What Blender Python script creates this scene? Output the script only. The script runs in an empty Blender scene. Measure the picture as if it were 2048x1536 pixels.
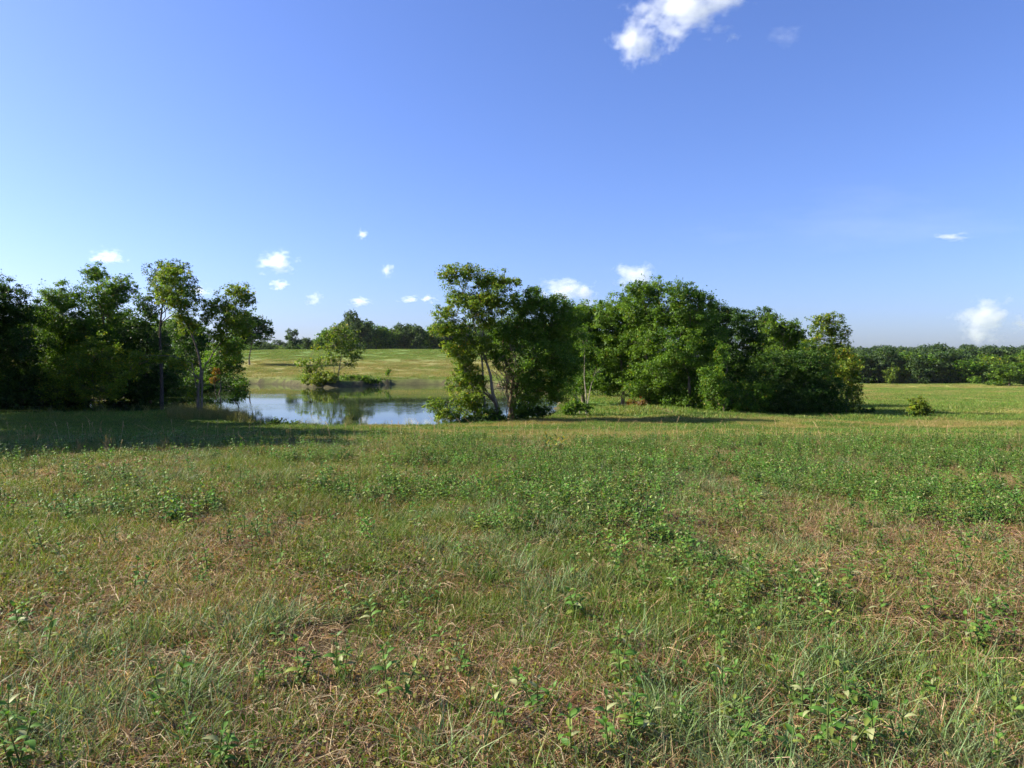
import bpy, math, random
import numpy as np
from mathutils import Vector

S = bpy.context.scene
COL = S.collection
rng = np.random.default_rng(11)
R = math.radians

# ------------------------------------------------------------------ camera
F = 1423.0                       # focal length in pixels of the 2048 px wide photograph
CAMZ = 1.6
PITCH = math.atan(48.0 / F)      # horizon at row 720
cam_d = bpy.data.cameras.new('camera')
cam = bpy.data.objects.new('camera', cam_d)
COL.objects.link(cam)
cam.location = (0, 0, CAMZ)
cam.rotation_euler = (math.pi / 2 - PITCH, 0, 0)
cam_d.sensor_width = 36.0
cam_d.lens = 36.0 * F / 2048.0
cam_d.clip_start = 0.05
cam_d.clip_end = 30000
S.camera = cam

# ------------------------------------------------------------------ sky and sun
SUN_EL, SUN_AZ = R(31), R(82)    # azimuth to the left of the view direction
world = bpy.data.worlds.new('World')
S.world = world
world.use_nodes = True
wn = world.node_tree.nodes
wl = world.node_tree.links
bg = wn['Background']
sky = wn.new('ShaderNodeTexSky')
sky.sky_type = 'NISHITA'
sky.sun_disc = False
sky.sun_elevation = SUN_EL
sky.sun_rotation = -SUN_AZ
sky.altitude = 0
sky.air_density = 1.0
sky.dust_density = 1.1
sky.ozone_density = 3.0
wb = wn.new('ShaderNodeMix')          # the camera's colour rendering of the sky light
wb.data_type = 'RGBA'; wb.blend_type = 'MULTIPLY'; wb.inputs[0].default_value = 1.0
wb.inputs[7].default_value = (.73, .82, 1.24, 1)
wl.new(sky.outputs[0], wb.inputs[6])
wl.new(wb.outputs[2], bg.inputs['Color'])
bg.inputs['Strength'].default_value = 0.066

sun_dir = Vector((-math.sin(SUN_AZ) * math.cos(SUN_EL), math.cos(SUN_AZ) * math.cos(SUN_EL), math.sin(SUN_EL)))
sl = bpy.data.lights.new('sun', 'SUN')
sl.energy = 5.0
sl.angle = R(0.53)
sl.color = (1.0, 0.92, 0.75)
so = bpy.data.objects.new('sun', sl)
COL.objects.link(so)
so.rotation_euler = sun_dir.to_track_quat('Z', 'Y').to_euler()
so.location = (-200, 90, 120)

S.view_settings.view_transform = 'Standard'
S.view_settings.look = 'None'
S.view_settings.exposure = 1.5
S.view_settings.gamma = 1.0
S.view_settings.use_curve_mapping = False
S.render.engine = 'CYCLES'
cy = S.cycles
cy.max_bounces = 6
cy.diffuse_bounces = 2
cy.glossy_bounces = 3
cy.transmission_bounces = 4
cy.volume_bounces = 4
cy.transparent_max_bounces = 8
cy.use_denoising = True
cy.sample_clamp_indirect = 6.0
cy.use_adaptive_sampling = True
cy.adaptive_threshold = 0.02
cy.volume_step_rate = 0.6

# ------------------------------------------------------------------ helpers
def at(px, py, d):
    """point seen at pixel (px, py) of the photograph, d metres ahead"""
    x = (px - 1024.0) / F
    u = (768.0 - py) / F
    ca, sa = math.cos(PITCH), math.sin(PITCH)
    y = ca + u * sa
    z = -sa + u * ca
    t = d / y
    return np.array((x * t, d, CAMZ + z * t))

def sstep(a, b, x):
    t = np.clip((x - a) / (b - a), 0, 1)
    return t * t * (3 - 2 * t)

_perm = np.random.default_rng(5).random((512, 512))
def vnoise(x, y):
    x = np.asarray(x, float); y = np.asarray(y, float)
    xi = np.floor(x).astype(int); yi = np.floor(y).astype(int)
    fx = x - xi; fy = y - yi
    fx = fx * fx * (3 - 2 * fx); fy = fy * fy * (3 - 2 * fy)
    g = lambda i, j: _perm[i & 511, j & 511]
    return (g(xi, yi) * (1 - fx) * (1 - fy) + g(xi + 1, yi) * fx * (1 - fy)
            + g(xi, yi + 1) * (1 - fx) * fy + g(xi + 1, yi + 1) * fx * fy)

def fbm(x, y, o=4, off=0.0):
    s = 0; a = 0.5; t = 0
    for k in range(o):
        s = s + a * vnoise(x * 2 ** k + off + 17.3 * k, y * 2 ** k - off + 9.1 * k)
        t += a; a *= 0.5
    return s / t

def pydata(name, v, f, cols=None, smooth=False):
    """fast mesh from vertex array (N,3) and quad/tri index array (M,k)"""
    me = bpy.data.meshes.new(name)
    v = np.ascontiguousarray(v, dtype=np.float32); f = np.ascontiguousarray(f, dtype=np.int32)
    n, k = f.shape
    me.vertices.add(len(v)); me.vertices.foreach_set('co', v.ravel())
    me.loops.add(n * k); me.loops.foreach_set('vertex_index', f.ravel())
    me.polygons.add(n); me.polygons.foreach_set('loop_start', np.arange(0, n * k, k, dtype=np.int32))
    me.update(calc_edges=True)
    if cols is not None:
        c = np.ones((len(v), 4), np.float32); c[:, :3] = cols
        a = me.color_attributes.new('Col', 'FLOAT_COLOR', 'POINT')
        a.data.foreach_set('color', c.ravel())
    if smooth:
        me.polygons.foreach_set('use_smooth', np.ones(n, dtype=bool))
    return me

def put(name, me, mat=None, parent=None, loc=None, link=True):
    o = bpy.data.objects.new(name, me)
    if link:
        COL.objects.link(o)
    if mat is not None and me is not None and not me.materials:
        me.materials.append(mat)
    if parent is not None:
        o.parent = parent
    if loc is not None:
        o.location = loc
    return o

def tag(o, label=None, cat=None, group=None, kind=None):
    if label: o['label'] = label
    if cat: o['category'] = cat
    if group: o['group'] = group
    if kind: o['kind'] = kind
    return o

def unit(a):
    return a / np.maximum(np.linalg.norm(a, axis=-1, keepdims=True), 1e-9)

class MB:
    """collects vertices, quads and colours of one mesh"""
    def __init__(self): self.v = []; self.f = []; self.c = []; self.n = 0
    def add(self, v, f, c):
        v = np.asarray(v, float); f = np.asarray(f, int)
        c = np.broadcast_to(np.asarray(c, float), v.shape)
        self.v.append(v); self.f.append(f + self.n); self.c.append(c); self.n += len(v)
    def tube(self, pts, rad, col, seg=7, wob=0.0):
        pts = np.asarray(pts, float); rad = np.asarray(rad, float)
        tn = np.gradient(pts, axis=0); tn = unit(tn)
        ref = np.where(np.abs(tn[:, 2:3]) > 0.9, np.array([[1.0, 0, 0]]), np.array([[0, 0, 1.0]]))
        a = unit(np.cross(tn, ref)); b = np.cross(tn, a)
        th = np.linspace(0, 2 * math.pi, seg, endpoint=False)
        rr = rad[:, None] * (1 + wob * (rng.random((len(pts), seg)) - .5))
        v = pts[:, None, :] + rr[..., None] * (np.cos(th)[None, :, None] * a[:, None, :] + np.sin(th)[None, :, None] * b[:, None, :])
        m = len(pts)
        i = np.arange(m - 1)[:, None] * seg; j = np.arange(seg)[None, :]; j2 = (j + 1) % seg
        f = np.stack([i + j, i + j2, i + seg + j2, i + seg + j], -1).reshape(-1, 4)
        self.add(v.reshape(-1, 3), f, col)
    def mesh(self, name, smooth=False):
        return pydata(name, np.concatenate(self.v), np.concatenate(self.f), np.concatenate(self.c), smooth)

# ------------------------------------------------------------------ materials
def newmat(name):
    m = bpy.data.materials.new(name); m.use_nodes = True
    n = m.node_tree.nodes; n.clear()
    return m, n, m.node_tree.links

def leaf_material(name, transl=0.35, rough=0.45, tint=False, spec=0.35, tcol=(1.25, 1.2, .55)):
    m, n, l = newmat(name)
    out = n.new('ShaderNodeOutputMaterial')
    a = n.new('ShaderNodeAttribute'); a.attribute_name = 'Col'
    col = a.outputs['Color']
    if tint:
        t = n.new('ShaderNodeAttribute'); t.attribute_name = 'tint'; t.attribute_type = 'INSTANCER'
        mx = n.new('ShaderNodeMix'); mx.data_type = 'RGBA'; mx.blend_type = 'MULTIPLY'; mx.inputs[0].default_value = 1
        l.new(col, mx.inputs[6]); l.new(t.outputs['Color'], mx.inputs[7]); col = mx.outputs[2]
    p = n.new('ShaderNodeBsdfPrincipled')
    p.inputs['Roughness'].default_value = rough
    p.inputs['Specular IOR Level'].default_value = spec
    l.new(col, p.inputs['Base Color'])
    tr = n.new('ShaderNodeBsdfTranslucent')
    tm = n.new('ShaderNodeMix'); tm.data_type = 'RGBA'; tm.blend_type = 'MULTIPLY'; tm.inputs[0].default_value = 1
    tm.inputs[7].default_value = (*tcol, 1)
    l.new(col, tm.inputs[6]); l.new(tm.outputs[2], tr.inputs['Color'])
    ms = n.new('ShaderNodeMixShader'); ms.inputs[0].default_value = transl
    l.new(p.outputs[0], ms.inputs[1]); l.new(tr.outputs[0], ms.inputs[2])
    l.new(ms.outputs[0], out.inputs['Surface'])
    return m

def bark_material():
    m, n, l = newmat('bark')
    out = n.new('ShaderNodeOutputMaterial')
    p = n.new('ShaderNodeBsdfPrincipled'); p.inputs['Roughness'].default_value = 0.9
    p.inputs['Specular IOR Level'].default_value = 0.15
    a = n.new('ShaderNodeAttribute'); a.attribute_name = 'Col'
    tc = n.new('ShaderNodeTexCoord')
    mp = n.new('ShaderNodeMapping'); mp.inputs['Scale'].default_value = (9, 9, 2.2)
    ns = n.new('ShaderNodeTexNoise'); ns.inputs['Scale'].default_value = 1.6; ns.inputs['Detail'].default_value = 6
    rp = n.new('ShaderNodeMapRange'); rp.inputs[1].default_value = .3; rp.inputs[2].default_value = .7
    rp.inputs[3].default_value = .45; rp.inputs[4].default_value = 1.35
    mx = n.new('ShaderNodeMix'); mx.data_type = 'RGBA'; mx.blend_type = 'MULTIPLY'; mx.inputs[0].default_value = 1
    l.new(tc.outputs['Object'], mp.inputs[0]); l.new(mp.outputs[0], ns.inputs['Vector']); l.new(ns.outputs[0], rp.inputs[0])
    l.new(a.outputs['Color'], mx.inputs[6]); l.new(rp.outputs[0], mx.inputs[7]); l.new(mx.outputs[2], p.inputs['Base Color'])
    b = n.new('ShaderNodeBump'); b.inputs['Strength'].default_value = .8; b.inputs['Distance'].default_value = .03
    l.new(ns.outputs[0], b.inputs['Height']); l.new(b.outputs[0], p.inputs['Normal'])
    l.new(p.outputs[0], out.inputs['Surface'])
    return m

M_LEAF = leaf_material('tree_leaf', .45, .55, spec=.2)
M_GRASS = leaf_material('grass_blade', .3, .55, tint=True, spec=.22)
M_WEED = leaf_material('weed_leaf', .32, .55, spec=.22)
M_BARK = bark_material()

def ground_material():
    m, n, l = newmat('ground_turf')
    out = n.new('ShaderNodeOutputMaterial')
    p = n.new('ShaderNodeBsdfPrincipled'); p.inputs['Roughness'].default_value = .95
    p.inputs['Specular IOR Level'].default_value = .1
    a = n.new('ShaderNodeAttribute'); a.attribute_name = 'Col'
    g = n.new('ShaderNodeNewGeometry')
    n1 = n.new('ShaderNodeTexNoise'); n1.inputs['Scale'].default_value = 14; n1.inputs['Detail'].default_value = 8; n1.inputs['Roughness'].default_value = .7
    n2 = n.new('ShaderNodeTexNoise'); n2.inputs['Scale'].default_value = 1.1; n2.inputs['Detail'].default_value = 7; n2.inputs['Roughness'].default_value = .65
    l.new(g.outputs['Position'], n1.inputs['Vector']); l.new(g.outputs['Position'], n2.inputs['Vector'])
    r1 = n.new('ShaderNodeMapRange'); r1.inputs[1].default_value = .3; r1.inputs[2].default_value = .7; r1.inputs[3].default_value = .55; r1.inputs[4].default_value = 1.4
    r2 = n.new('ShaderNodeMapRange'); r2.inputs[1].default_value = .3; r2.inputs[2].default_value = .7; r2.inputs[3].default_value = .72; r2.inputs[4].default_value = 1.28
    l.new(n1.outputs[0], r1.inputs[0]); l.new(n2.outputs[0], r2.inputs[0])
    mm = n.new('ShaderNodeMath'); mm.operation = 'MULTIPLY'; l.new(r1.outputs[0], mm.inputs[0]); l.new(r2.outputs[0], mm.inputs[1])
    mx = n.new('ShaderNodeMix'); mx.data_type = 'RGBA'; mx.blend_type = 'MULTIPLY'; mx.inputs[0].default_value = 1
    l.new(a.outputs['Color'], mx.inputs[6]); l.new(mm.outputs[0], mx.inputs[7]); l.new(mx.outputs[2], p.inputs['Base Color'])
    b = n.new('ShaderNodeBump'); b.inputs['Strength'].default_value = .9; b.inputs['Distance'].default_value = .06
    l.new(n1.outputs[0], b.inputs['Height']); l.new(b.outputs[0], p.inputs['Normal'])
    l.new(p.outputs[0], out.inputs['Surface'])
    return m

def water_material():
    m, n, l = newmat('pond_water')
    out = n.new('ShaderNodeOutputMaterial')
    p = n.new('ShaderNodeBsdfPrincipled')
    p.inputs['Base Color'].default_value = (.022, .034, .012, 1)
    p.inputs['Roughness'].default_value = .035
    p.inputs['IOR'].default_value = 1.333
    g = n.new('ShaderNodeNewGeometry')
    mp = n.new('ShaderNodeMapping'); mp.inputs['Scale'].default_value = (1.0, .8, 1)
    l.new(g.outputs['Position'], mp.inputs[0])
    n1 = n.new('ShaderNodeTexNoise'); n1.inputs['Scale'].default_value = 1.6; n1.inputs['Detail'].default_value = 3
    n2 = n.new('ShaderNodeTexNoise'); n2.inputs['Scale'].default_value = .06; n2.inputs['Detail'].default_value = 2
    mq = n.new('ShaderNodeMapping'); mq.inputs['Scale'].default_value = (.45, 1.9, 1); l.new(g.outputs['Position'], mq.inputs[0])
    l.new(mp.outputs[0], n1.inputs['Vector']); l.new(mq.outputs[0], n2.inputs['Vector'])
    rr = n.new('ShaderNodeMapRange'); rr.inputs[1].default_value = .45; rr.inputs[2].default_value = .70; rr.inputs[3].default_value = .012; rr.inputs[4].default_value = .13
    l.new(n2.outputs[0], rr.inputs[0])
    b = n.new('ShaderNodeBump'); b.inputs['Distance'].default_value = .12
    l.new(rr.outputs[0], b.inputs['Strength']); l.new(n1.outputs[0], b.inputs['Height'])
    l.new(b.outputs[0], p.inputs['Normal'])
    l.new(p.outputs[0], out.inputs['Surface'])
    return m

# ------------------------------------------------------------------ terrain
WATER = -2.4
POND = [(-260, 53), (-60, 50.5), (100, 50.5), (250, 51.5), (330, 53.5), (395, 55), (445, 52.5), (485, 48.5), (503, 46), (492, 44), (470, 42.9), (520, 42.2),
        (600, 41.7), (700, 41.5), (850, 41.4), (900, 43), (950, 45.6), (1020, 46.6), (1070, 47), (1100, 49.5), (1112, 54), (1118, 62), (1115, 72),
        (1108, 80), (1070, 95), (990, 108), (900, 116), (850, 118), (770, 116), (735, 109), (700, 103.5), (640, 102.5), (612, 106), (585, 113), (560, 118),
        (500, 120), (440, 117), (400, 108), (330, 90), (250, 76), (150, 68.5), (0, 64.5), (-100, 61), (-260, 59)]
PP = np.array([((px - 1024) / F * d, d) for px, d in POND])
# rounder shoreline
def chaikin(p, k=2):
    for _ in range(k):
        q = np.roll(p, -1, 0)
        p = np.stack([.75 * p + .25 * q, .25 * p + .75 * q], 1).reshape(-1, 2)
    return p
PP = chaikin(PP, 2)

def pond_sd(x, y):
    """signed distance to the shoreline, negative over water"""
    x = np.asarray(x, float); y = np.asarray(y, float)
    shp = x.shape; x = x.ravel(); y = y.ravel()
    best = np.full(x.shape, 1e9); ins = np.zeros(x.shape, bool)
    A = PP; B = np.roll(PP, -1, 0)
    for (ax, ay), (bx, by) in zip(A, B):
        dx, dy = bx - ax, by - ay
        t = np.clip(((x - ax) * dx + (y - ay) * dy) / (dx * dx + dy * dy + 1e-12), 0, 1)
        best = np.minimum(best, (x - ax - t * dx) ** 2 + (y - ay - t * dy) ** 2)
        c = ((ay > y) != (by > y))
        if abs(dy) > 1e-9:
            ins ^= c & (x < (y - ay) / dy * dx + ax)
    d = np.sqrt(best)
    return np.where(ins, -d, d).reshape(shp)

RP = np.array([(-3000, 3), (-100, 1.2), (0, 0), (18, -.5), (24, -.98), (30, -1.55), (36, -2.0), (41, -2.15), (46, -2.25), (60, -2.85), (100, -3.7), (160, -4.9), (235, -6.2), (420, -7.2), (800, -7), (6000, -5)])
LP = np.array([(-3000, 3), (-100, 1.2), (0, 0), (18, -.5), (24, -.98), (30, -1.55), (36, -2.0), (41, -2.1), (60, -1.75), (100, -1.7), (119, -1.7), (123, -1.45), (160, 1.3), (200, 4.2), (245, 5.2), (420, 4.2), (800, 6), (6000, 8)])
def prof(P_, y):
    s = 0
    w = np.maximum(np.abs(y) * .10, .6)
    for k in (-1, -.6, -.2, .2, .6, 1):
        s = s + np.interp(y + k * w, P_[:, 0], P_[:, 1])
    return s / 6

def zt(x, y):
    x = np.asarray(x, float); y = np.asarray(y, float)
    u = x / np.maximum(y, 5.0)
    left = sstep(.16, -.03, u) * sstep(60, 110, y)
    z = prof(RP, y) * (1 - left) + prof(LP, y) * left
    nearleft = sstep(.12, -.02, u) * sstep(38, 48, y) * (1 - sstep(60, 110, y))
    z = z + nearleft * .1
    # dam beside the pond
    z = z + .75 * np.exp(-(((x - 11) / 5.5) ** 2 + ((y - 57) / 8) ** 2))
    # gentle bumps
    r = np.hypot(x, y)
    z = z + (fbm(x * .16, y * .16, 3, 3.0) - .5) * .22 * sstep(1, 8, r) + (fbm(x * .9, y * .9, 3, 8.0) - .5) * .09
    z = z + (fbm(x * .02, y * .02, 3, 40.0) - .5) * 1.6 * sstep(110, 300, r)
    near = (y > 35) & (y < 135) & (x > -70) & (x < 30)
    sd = np.full(x.shape, 50.0)
    if near.any():
        sd[near] = pond_sd(x[near], y[near])
    sd = sd + (fbm(x * .5, y * .5, 3, 21.0) - .5) * (1.2 - .6 * sstep(80, 104, y)) * (np.abs(sd) < 6)
    far = sstep(80, 104, y)
    bank = WATER + .07 + (.14 + .62 * far) * sstep(.0, .9 - .55 * far, sd) - .07 * (1 - sstep(-.4, .1, sd))
    w = sstep(.6, 7.0, sd)
    zo = bank * (1 - w) + np.maximum(z, WATER + .22) * w
    zo = np.where(sd > 20, z, np.where(sd > 7, z * sstep(7, 20, sd) + zo * (1 - sstep(7, 20, sd)), zo))
    zi = WATER - np.minimum(1.3, .22 * np.maximum(-sd, 0) + .02)
    return np.where(sd < 0, zi, zo)

def ground_hit(px, py):
    """where the ray through a pixel of the photograph meets the ground"""
    ds = np.concatenate([np.arange(2, 60, .1), np.arange(60, 300, .5)])
    pts = np.array([at(px, py, 1.0)]) - np.array([[0, 0, CAMZ]])
    x = pts[0, 0] * ds; z = CAMZ + pts[0, 2] * ds
    g = zt(x, ds)
    i = np.argmax(z < g)
    return np.array((x[i], ds[i], g[i]))

# masks shared by the turf colour and by what grows on it
def m_weed(x, y):
    """broad-leaved weeds: a band across the middle of the field, thick to the right"""
    u = x / np.maximum(y, 1)
    n = fbm(x * .8, y * .6, 3, 60.0)
    band = sstep(6.2, 8.2, y + 1.2 * (fbm(x * .3, y * .3, 2, 5) - .5)) * (1 - sstep(16.5, 19.5, y))
    right = .35 + .65 * sstep(-.5, -.05, u)
    k = np.clip(band * right * .5 + .30 + .15 * sstep(-.1, .3, u), 0, 1)
    nl = 1 - .8 * sstep(-.1, -.25, u) * sstep(6.0, 4.5, y)
    return np.clip((.75 * sstep(.64 - .24 * k, .80 - .20 * k, n) * (.35 + .5 * k) + .10 * k) * nl, 0, 1)
def m_dry(x, y):
    n = fbm(x * .34, y * .3, 4, 90.0)
    u = x / np.maximum(y, 1)
    return sstep(.40, .60, n + .10 * sstep(-.2, .45, u) - .06 * sstep(0, -.6, u))
def m_blue(x, y):
    return sstep(.53, .64, fbm(x * .5, y * .38, 3, 33.0))

def turf_colour(x, y, z, sd):
    dry = m_dry(x, y)[:, None]; r = np.hypot(x, y)[:, None]
    u = (x / np.maximum(y, 1))[:, None]
    brown = np.array((.135, .085, .045)); thatch = np.array((.20, .145, .075)); green = np.array((.075, .10, .028)); olive = np.array((.115, .125, .034))
    n1 = fbm(x * 1.7, y * 1.7, 3, 71)[:, None]
    near = (green * .55 + brown * .45) * (1 - dry) + (thatch * n1 + brown * (1 - n1)) * dry
    # mown strip between the crest and the pond
    n2 = fbm(x * .12, y * .22, 4, 12)[:, None]
    strip = np.array((.27, .20, .085)) * sstep(.35, .6, n2) + np.array((.15, .16, .045)) * (1 - sstep(.35, .6, n2))
    c = near * (1 - sstep(16, 20, r)) + strip * sstep(16, 20, r)
    # the low field on the right
    n3 = fbm(x * .02, y * .05, 4, 55)[:, None]; n4 = fbm(x * .006, y * .03, 3, 15)[:, None]
    fld = np.array((.10, .18, .032)) * (1 - sstep(.42, .6, n3)) + np.array((.25, .26, .065)) * sstep(.42, .6, n3)
    fld = fld * (.85 + .3 * n4)
    soil = np.exp(-((y - 66 - 3 * (fbm(x * .1, x * 0 + 3.0, 2) - .5)) / 1.7) ** 2)[:, None] * sstep(.50, .56, u) * sstep(.35, .5, fbm(x * .3, y * .3, 2, 8)[:, None])
    fld = fld * (1 - .8 * soil) + np.array((.25, .15, .08)) * .8 * soil
    green_band = np.exp(-((y - 47) / 5.0) ** 2)[:, None]  # darker green band across the near side of the field
    fld = fld * (1 - .7 * green_band) + np.array((.06, .12, .022)) * .7 * green_band
    yy = y[:, None]
    c = c * (1 - sstep(41, 47, yy)) + fld * sstep(41, 47, yy)
    # hill beyond the pond
    n5 = fbm(x * .035, y * .05, 4, 25)[:, None]
    hillc = np.array((.12, .185, .042)) * (1 - sstep(.38, .62, n5)) + np.array((.21, .215, .07)) * sstep(.38, .62, n5)
    brow = sstep(150, 185, yy + 30 * (n5 - .5))
    hillc = np.array((.215, .20, .07)) * (1 - brow) * (.85 + .3 * n5) + np.array((.13, .20, .045)) * brow
    hl = sstep(.16, -.03, u) * sstep(90, 105, yy)
    lush = sstep(126, 119, yy)
    hillc = hillc * (1 - .7 * lush) + np.array((.08, .125, .025)) * .7 * lush
    c = c * (1 - hl) + hillc * hl
    # bare earth at the water's edge, and the worn dam
    s = sd[:, None]
    mud = np.array((.11, .082, .05)) * (1 - sstep(80, 100, yy)) + np.array((.055, .045, .028)) * sstep(80, 100, yy)
    k = (1 - sstep(.3, 1.0, s)) * .9
    c = c * (1 - k) + mud * k
    dam = np.exp(-(((x - 11.5) / 3.6) ** 2 + ((y - 55.5) / 6.0) ** 2))[:, None]
    dk = sstep(.25, .6, dam + .5 * (fbm(x * .8, y * .8, 3, 4)[:, None] - .5))
    c = c * (1 - .75 * dk) + np.array((.25, .165, .10)) * .75 * dk
    return c

def build_ground():
    th = np.concatenate([np.arange(-44, 44.01, .25), np.arange(48, 316, 4.0)]) # degrees from +Y, clockwise
    th = np.radians(th)
    r = [0.0, .6]
    while r[-1] < 9000:
        q = 1.016 if r[-1] < 260 else 1.08
        r.append(r[-1] * q + (.03 if r[-1] < 4 else 0))
    r = np.array(r)
    Rr, T = np.meshgrid(r, th, indexing='ij')
    x = (Rr * np.sin(T)).ravel(); y = (Rr * np.cos(T)).ravel()
    z = zt(x, y)
    sd = np.full(x.shape, 50.0); nn = (y > 35) & (y < 135) & (x > -70) & (x < 30)
    sd[nn] = pond_sd(x[nn], y[nn])
    c = turf_colour(x, y, z, sd)
    nr, nt = len(r), len(th)
    i = np.arange(nr - 1)[:, None] * nt; j = np.arange(nt)[None, :]; j2 = (j + 1) % nt
    f = np.stack([i + j, i + nt + j, i + nt + j2, i + j2], -1).reshape(-1, 4)
    me = pydata('ground', np.stack([x, y, z], 1), f, c, True)
    o = put('ground', me, ground_material())
    tag(o, kind='structure')
build_ground()

def build_water():
    # a fan of the shoreline, pushed outwards so that its rim lies under the bank
    c = PP.mean(0)
    q = np.roll(PP, -1, 0) - np.roll(PP, 1, 0)
    nrm = unit(np.stack([q[:, 1], -q[:, 0]], 1))
    area = .5 * np.sum(PP[:, 0] * np.roll(PP[:, 1], -1) - np.roll(PP[:, 0], -1) * PP[:, 1])
    if area < 0: nrm = -nrm
    o2 = PP + nrm * 1.0
    me = bpy.data.meshes.new('pond_water')
    me.from_pydata([(a, b, WATER) for a, b in o2], [], [list(range(len(o2)))])
    me.update()
    if me.polygons[0].normal.z < 0: me.flip_normals()
    o = put('pond_water', me, water_material())
    tag(o, kind='structure')
build_water()

# ------------------------------------------------------------------ trees
GREEN = dict(mid=(.075, .165, .014), light=(.14, .24, .022), dark=(.036, .094, .010), yellow=(.22, .19, .02), yf=.01)
YGREEN = dict(mid=(.125, .215, .016), light=(.21, .285, .026), dark=(.06, .125, .012), yellow=(.28, .22, .02), yf=.04)
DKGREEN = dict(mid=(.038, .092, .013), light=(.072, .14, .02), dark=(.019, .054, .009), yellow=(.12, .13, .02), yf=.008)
BLUEGR = dict(mid=(.045, .085, .030), light=(.075, .125, .035), dark=(.022, .05, .02), yellow=(.1, .12, .04), yf=.01)
SILVER = dict(mid=(.12, .16, .075), light=(.19, .22, .12), dark=(.06, .10, .04), yellow=(.18, .18, .06), yf=.02)
RUSTY = dict(mid=(.16, .10, .03), light=(.24, .16, .05), dark=(.08, .05, .02), yellow=(.26, .12, .03), yf=.2)
BARK = (.17, .135, .10); PALE = (.22, .195, .155); DARKB = (.075, .06, .045)

def leaves(mb, lobes, pal, L, dens=1.0, clumpy=1.0, rg=None, asp=.55, twig=None):
    """fills ellipsoid lobes with leaf sprays gathered in clumps; every leaf is its own folded face"""
    rg = rg or rng
    P, OUT, CC = [], [], []
    for (c, r) in lobes:
        c = np.asarray(c, float); r = np.asarray(r, float)
        rm = float(np.mean(r))
        area = math.pi * rm * rm
        nleaf = int(dens * 3.7 * area / (asp * .5 * L * L * 1.15))
        csz = max(.11 * rm + .17 * math.sqrt(rm), 1.2 * L) * .7
        ncl = max(6, int(2.6 * (rm / csz) ** 2))
        dirs = unit(rg.normal(size=(ncl, 3)))
        rad = rg.random(ncl) ** .42 * (1 + .26 * rg.random(ncl) ** 3)
        cc = c + r * dirs * rad[:, None]
        cc += rg.normal(size=cc.shape) * .06 * rm
        wgt = rg.random(ncl) ** clumpy + .08
        cnt = rg.multinomial(nleaf, wgt / wgt.sum())
        idx = np.repeat(np.arange(ncl), cnt)
        sz = csz * (.6 + .8 * rg.random(ncl))
        off = rg.normal(size=(len(idx), 3)) * np.array((1, 1, .72))
        off *= (sz[idx] * .62)[:, None]
        p = cc[idx] + off
        P.append(p)
        OUT.append(unit(unit(p - c) * .6 + unit(off) * .4))
        shade = np.clip(.5 + .30 * rg.normal(size=ncl), 0, 1)
        cl = np.array(pal['dark'])[None] * (1 - shade[:, None]) + np.array(pal['mid'])[None] * shade[:, None]
        hi = rg.random(ncl) < .3
        cl[hi] = .5 * cl[hi] + .5 * np.array(pal['light'])
        lc = cl[idx] * (.75 + .5 * rg.random((len(idx), 1)))
        lt = rg.random(len(idx)) < .15
        lc[lt] = np.array(pal['light']) * (.8 + .5 * rg.random((lt.sum(), 1)))
        yl = rg.random(len(idx)) < pal['yf'] * (1 + 3 * (rg.random(ncl)[idx] < .12))
        lc[yl] = np.array(pal['yellow']) * (.7 + .6 * rg.random((yl.sum(), 1)))
        CC.append(lc)
        if twig is not None:
            kk = rg.choice(ncl, size=max(2, ncl // 3), replace=False)
            for q in kk:
                a = c + (cc[q] - c) * .12
                mid_ = a * .5 + cc[q] * .5 + rg.normal(size=3) * .06 * rm
                twig.tube([a, mid_, cc[q]], np.array([.022, .015, .006]) * (L / .2), twig.tcol, 3)
    p = np.concatenate(P); out = np.concatenate(OUT); col = np.concatenate(CC)
    n = len(p)
    nr = unit(rg.normal(size=(n, 3)) * .62 + out * .55 + np.array((0, 0, .5)))
    t = unit(np.cross(nr, rg.normal(size=(n, 3))) + np.array((0, 0, -.25)))
    b = unit(np.cross(nr, t))
    l = (L * (.65 + .7 * rg.random(n)))[:, None]; w = l * asp
    fold = nr * w * .22
    v = np.empty((n, 4, 3))
    v[:, 0] = p - t * l * .5; v[:, 1] = p + b * w * .5 + fold - t * l * .06; v[:, 2] = p + t * l * .55; v[:, 3] = p - b * w * .5 + fold - t * l * .06
    f = np.arange(n * 4).reshape(n, 4)
    mb.add(v.reshape(-1, 3), f, np.repeat(col, 4, 0))

def curve_pts(a, b, k=5, sag=0.0, wob=.05):
    a = np.asarray(a, float); b = np.asarray(b, float)
    t = np.linspace(0, 1, k)[:, None]
    L = np.linalg.norm(b - a)
    p = a * (1 - t) + b * t
    p[:, 2] += (np.sin(t[:, 0] * math.pi)) * sag * L
    p[1:-1] += rng.normal(size=(k - 2, 3)) * wob * L * np.array((1, 1, .4))
    return p

def lobes_px(spec, d, spread=.55):
    out = []
    for s in spec:
        px, py, rx, ry = s[:4]
        dd = d + (s[4] if len(s) > 4 else 0)
        a = 1.09 * rx * d / F; b = 1.09 * ry * d / F
        dep = .5 * (a + b)
        off = (rng.random() * 2 - 1) * spread * dep if len(s) <= 4 else 0
        out.append((at(px, py, dd + off), np.array((a, dep * 1.05, b))))
    return out

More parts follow.
